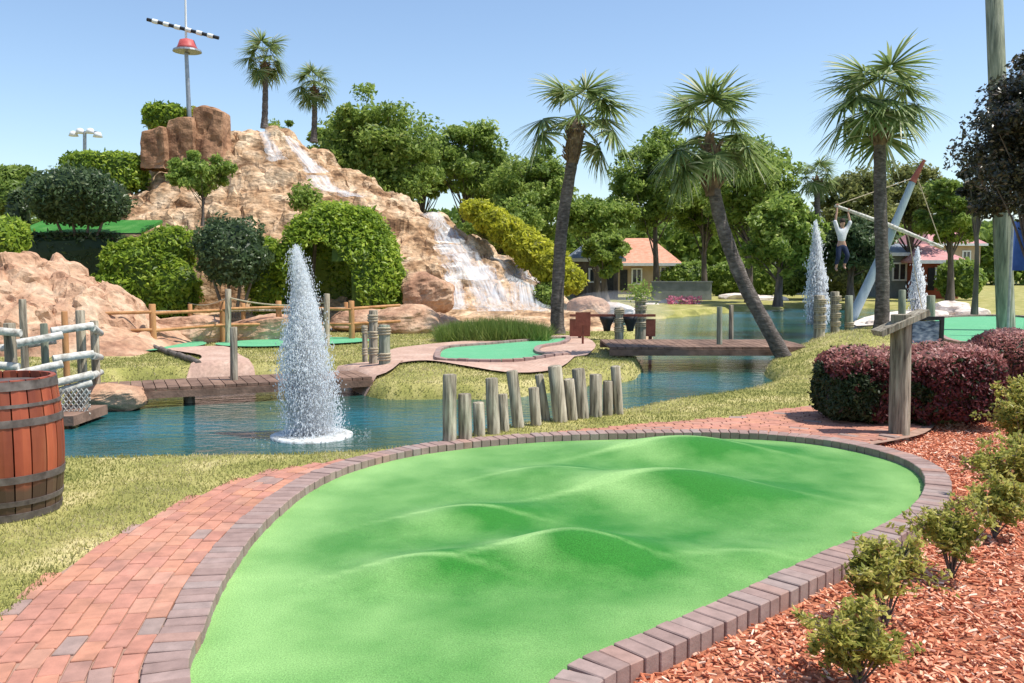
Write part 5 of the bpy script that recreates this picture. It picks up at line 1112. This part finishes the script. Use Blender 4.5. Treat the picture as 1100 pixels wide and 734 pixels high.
J = [(x, y, z, .11), (x, y, z+.22, .105), (x, y, z+.42, .13), (x, y, z+.54, .055), (x+.01, y-.02, z+.66, .085), (x+.01, y-.03, z+.76, .075),
     (x-.16, y, z+.5, .055), (x-.24, y-.02, z+.72, .045), (g1[0], g1[1]-.03, g1[2]-.1, .033), (g1[0], g1[1], g1[2]+.0, .03),
     (x+.16, y, z+.5, .055), (x+.26, y-.02, z+.7, .045), (g2_[0], g2_[1]-.03, g2_[2]-.1, .033), (g2_[0], g2_[1], g2_[2]+.0, .03),
     (x-.09, y, z-.1, .09), (x-.13, y-.1, z-.45, .06), (x-.16, y+.02, z-.82, .04), (x-.17, y-.12, z-.9, .03), (x+.09, y, z-.1, .09), (x+.16, y-.16, z-.4, .06), (x+.12, y+.05, z-.75, .04), (x+.12, y-.1, z-.83, .03)]
E = [(0, 1), (1, 2), (2, 3), (3, 4), (4, 5), (2, 6), (6, 7), (7, 8), (8, 9), (2, 10), (10, 11), (11, 12), (12, 13), (0, 14), (14, 15), (15, 16), (16, 17), (0, 18), (18, 19), (19, 20), (20, 21)]
for hnd, par in ((g1, 9), (g2_, 13)):
    for k in range(5):
        i0 = len(J); dx = (k-2)*.018; J += [(hnd[0]+dx, hnd[1]-.05, hnd[2]+.04, .009), (hnd[0]+dx, hnd[1]-.03, hnd[2]+.1-.01*abs(k-2), .008)]; E += [(par, i0), (i0, i0+1)]
skinned('body', J, E, M['skin'], root)
skinned('shirt', [(x, y, z+.02, .135), (x, y, z+.22, .13), (x, y, z+.43, .155), (x, y, z+.5, .09), (x-.16, y, z+.5, .08), (x-.24, y-.02, z+.7, .07), (x-.25, y-.02, z+.8, .06), (x+.16, y, z+.5, .08), (x+.26, y-.02, z+.69, .07), (x+.25, y-.02, z+.78, .06)], [(0, 1), (1, 2), (2, 3), (2, 4), (4, 5), (5, 6), (2, 7), (7, 8), (8, 9)], M['shirt'], root)
skinned('trousers', [(x, y, z+.04, .13), (x, y, z-.04, .12), (x-.09, y, z-.12, .11), (x-.13, y-.1, z-.45, .08), (x-.16, y+.01, z-.72, .07), (x+.09, y, z-.12, .11), (x+.16, y-.16, z-.4, .08), (x+.13, y+.02, z-.66, .07)], [(0, 1), (1, 2), (2, 3), (3, 4), (1, 5), (5, 6), (6, 7)], M['navy'], root)
mb = MB(); mb.lathe([(.001, .1), (.06, .09), (.095, .03), (.098, -.03), (.08, -.07)], 14, (x+.01, y, z+.75)); mb.build('hair', M['hair'], root, smooth=True)

# ================================================================== HOUSES
def house(label, px0, px1, py_eave, py_ridge, Y, wall, roof, depth=6, gable=False, wins=(), cat='house', over=.4, floor=0, hip=.28, doors=()):
    a, b_ = PY(px0, 300, Y), PY(px1, 300, Y); x0, x1 = a[0], b_[0]; ze = PY(px0, py_eave, Y)[2]; zr = PY(px0, py_ridge, Y+depth/2)[2]; root = thing('house', label, cat, ((x0+x1)/2, Y, floor)); y0, y1 = Y, Y+depth
    mb = MB(); mb.box(((x0+x1)/2, (y0+y1)/2, ze/2-.1), (x1-x0, y1-y0, ze+.2)); mb.build('wall', M[wall], root)
    mb = MB(); e = over; hx = 0 if gable else (x1-x0)*hip
    V = [(x0-e, y0-e, ze), (x1+e, y0-e, ze), (x1+e, y1+e, ze), (x0-e, y1+e, ze), (x0+hx-(e if gable else 0), (y0+y1)/2, zr), (x1-hx+(e if gable else 0), (y0+y1)/2, zr)]
    V2 = [(p[0], p[1], p[2]-.14) for p in V[:4]]
    mb.add(V+V2, [(0, 1, 5, 4), (2, 3, 4, 5), (0, 6, 7, 1), (1, 7, 8, 2), (2, 8, 9, 3), (3, 9, 6, 0), (6, 9, 8, 7)], .5); mb.add(V, [(0, 4, 3), (1, 2, 5)], .5); mb.build('roof', M[roof], root)
    mb = MB(); mb.box(((x0+x1)/2, y0-e-.03, ze-.08), (x1-x0+2*e, .05, .2)); mb.build('fascia', M['white'], root)
    for (px, py, w_, h_) in wins:
        c = PY(px, py, Y-.03); ww, hh = sz(w_, Y)/2, sz(h_, Y)/2; fr = MB()
        for dx, dz, sx, sz_ in ((0, hh, ww*2+.12, .1), (0, -hh, ww*2+.12, .1), (-ww, 0, .1, hh*2-.1), (ww, 0, .1, hh*2-.1), (0, 0, .06, hh*2-.1)): fr.box(c+np.array((dx, -.03, dz)), (sx, .08, sz_))
        wi = fr.build('window', M['white'], root); mb = MB(); mb.box(c, (ww*2, .05, hh*2)); g = mb.build('pane', M['glass'], root); g.parent = wi
    for (px, py, w_, h_) in doors:
        c = PY(px, py, Y-.03); mb = MB(); mb.box(c, (sz(w_, Y), .08, sz(h_, Y))); d = mb.build('door', M['black'], root)
    return root
house('orange roofed tan house between the two foreground palms', 660, 726, 283, 256, 62, 'wall_tan', 'roof_red', 7, wins=((714, 296, 9, 18), (723, 296, 5, 18), (684, 297, 10, 16)), doors=((670, 301, 8, 22),))
house('low dark timber kiosk under the trees left of the orange roofed house', 618, 664, 278, 262, 52, 'bark', 'roof_grey', 5, wins=((640, 296, 14, 14),), doors=((655, 300, 8, 24),), cat='kiosk')
house('long grey roofed house behind the distant jet', 868, 942, 262, 226, 60, 'wall_white', 'roof_grey', 8, wins=((884, 285, 10, 16), (905, 285, 10, 16), (925, 285, 10, 16)))
house('low building with a white eave and dark front right of the straight palm', 952, 1004, 272, 262, 54, 'wall_grey', 'roof_grey', 6, wins=((966, 292, 14, 18),), doors=((987, 296, 10, 28),))
house('red walled shop with a faded red roof at the right', 990, 1030, 280, 262, 52, 'wall_red', 'roof_pink', 6, wins=((1010, 295, 10, 14),), doors=((1000, 300, 7, 24),), cat='shop')
house('far house with a bright pink roof behind the plum leaved tree', 1000, 1052, 262, 240, 75, 'wall_tan', 'roof_pink', 8, wins=((1016, 276, 8, 12), (1038, 276, 8, 12)))
mb = MB(); p0, p1 = PY(700, 318, 50), PY(764, 318, 50); mb.box(((p0[0]+p1[0])/2, 50, .45), (p1[0]-p0[0], .2, 1.1)); mb.box(((p0[0]+p1[0])/2, 50, 1.03), (p1[0]-p0[0]+.1, .3, .06)); tag(mb.build('garden_wall', M['wall_grey'], origin=((p0[0]+p1[0])/2, 50, 0)), 'low grey garden wall before the orange roofed house', 'wall')
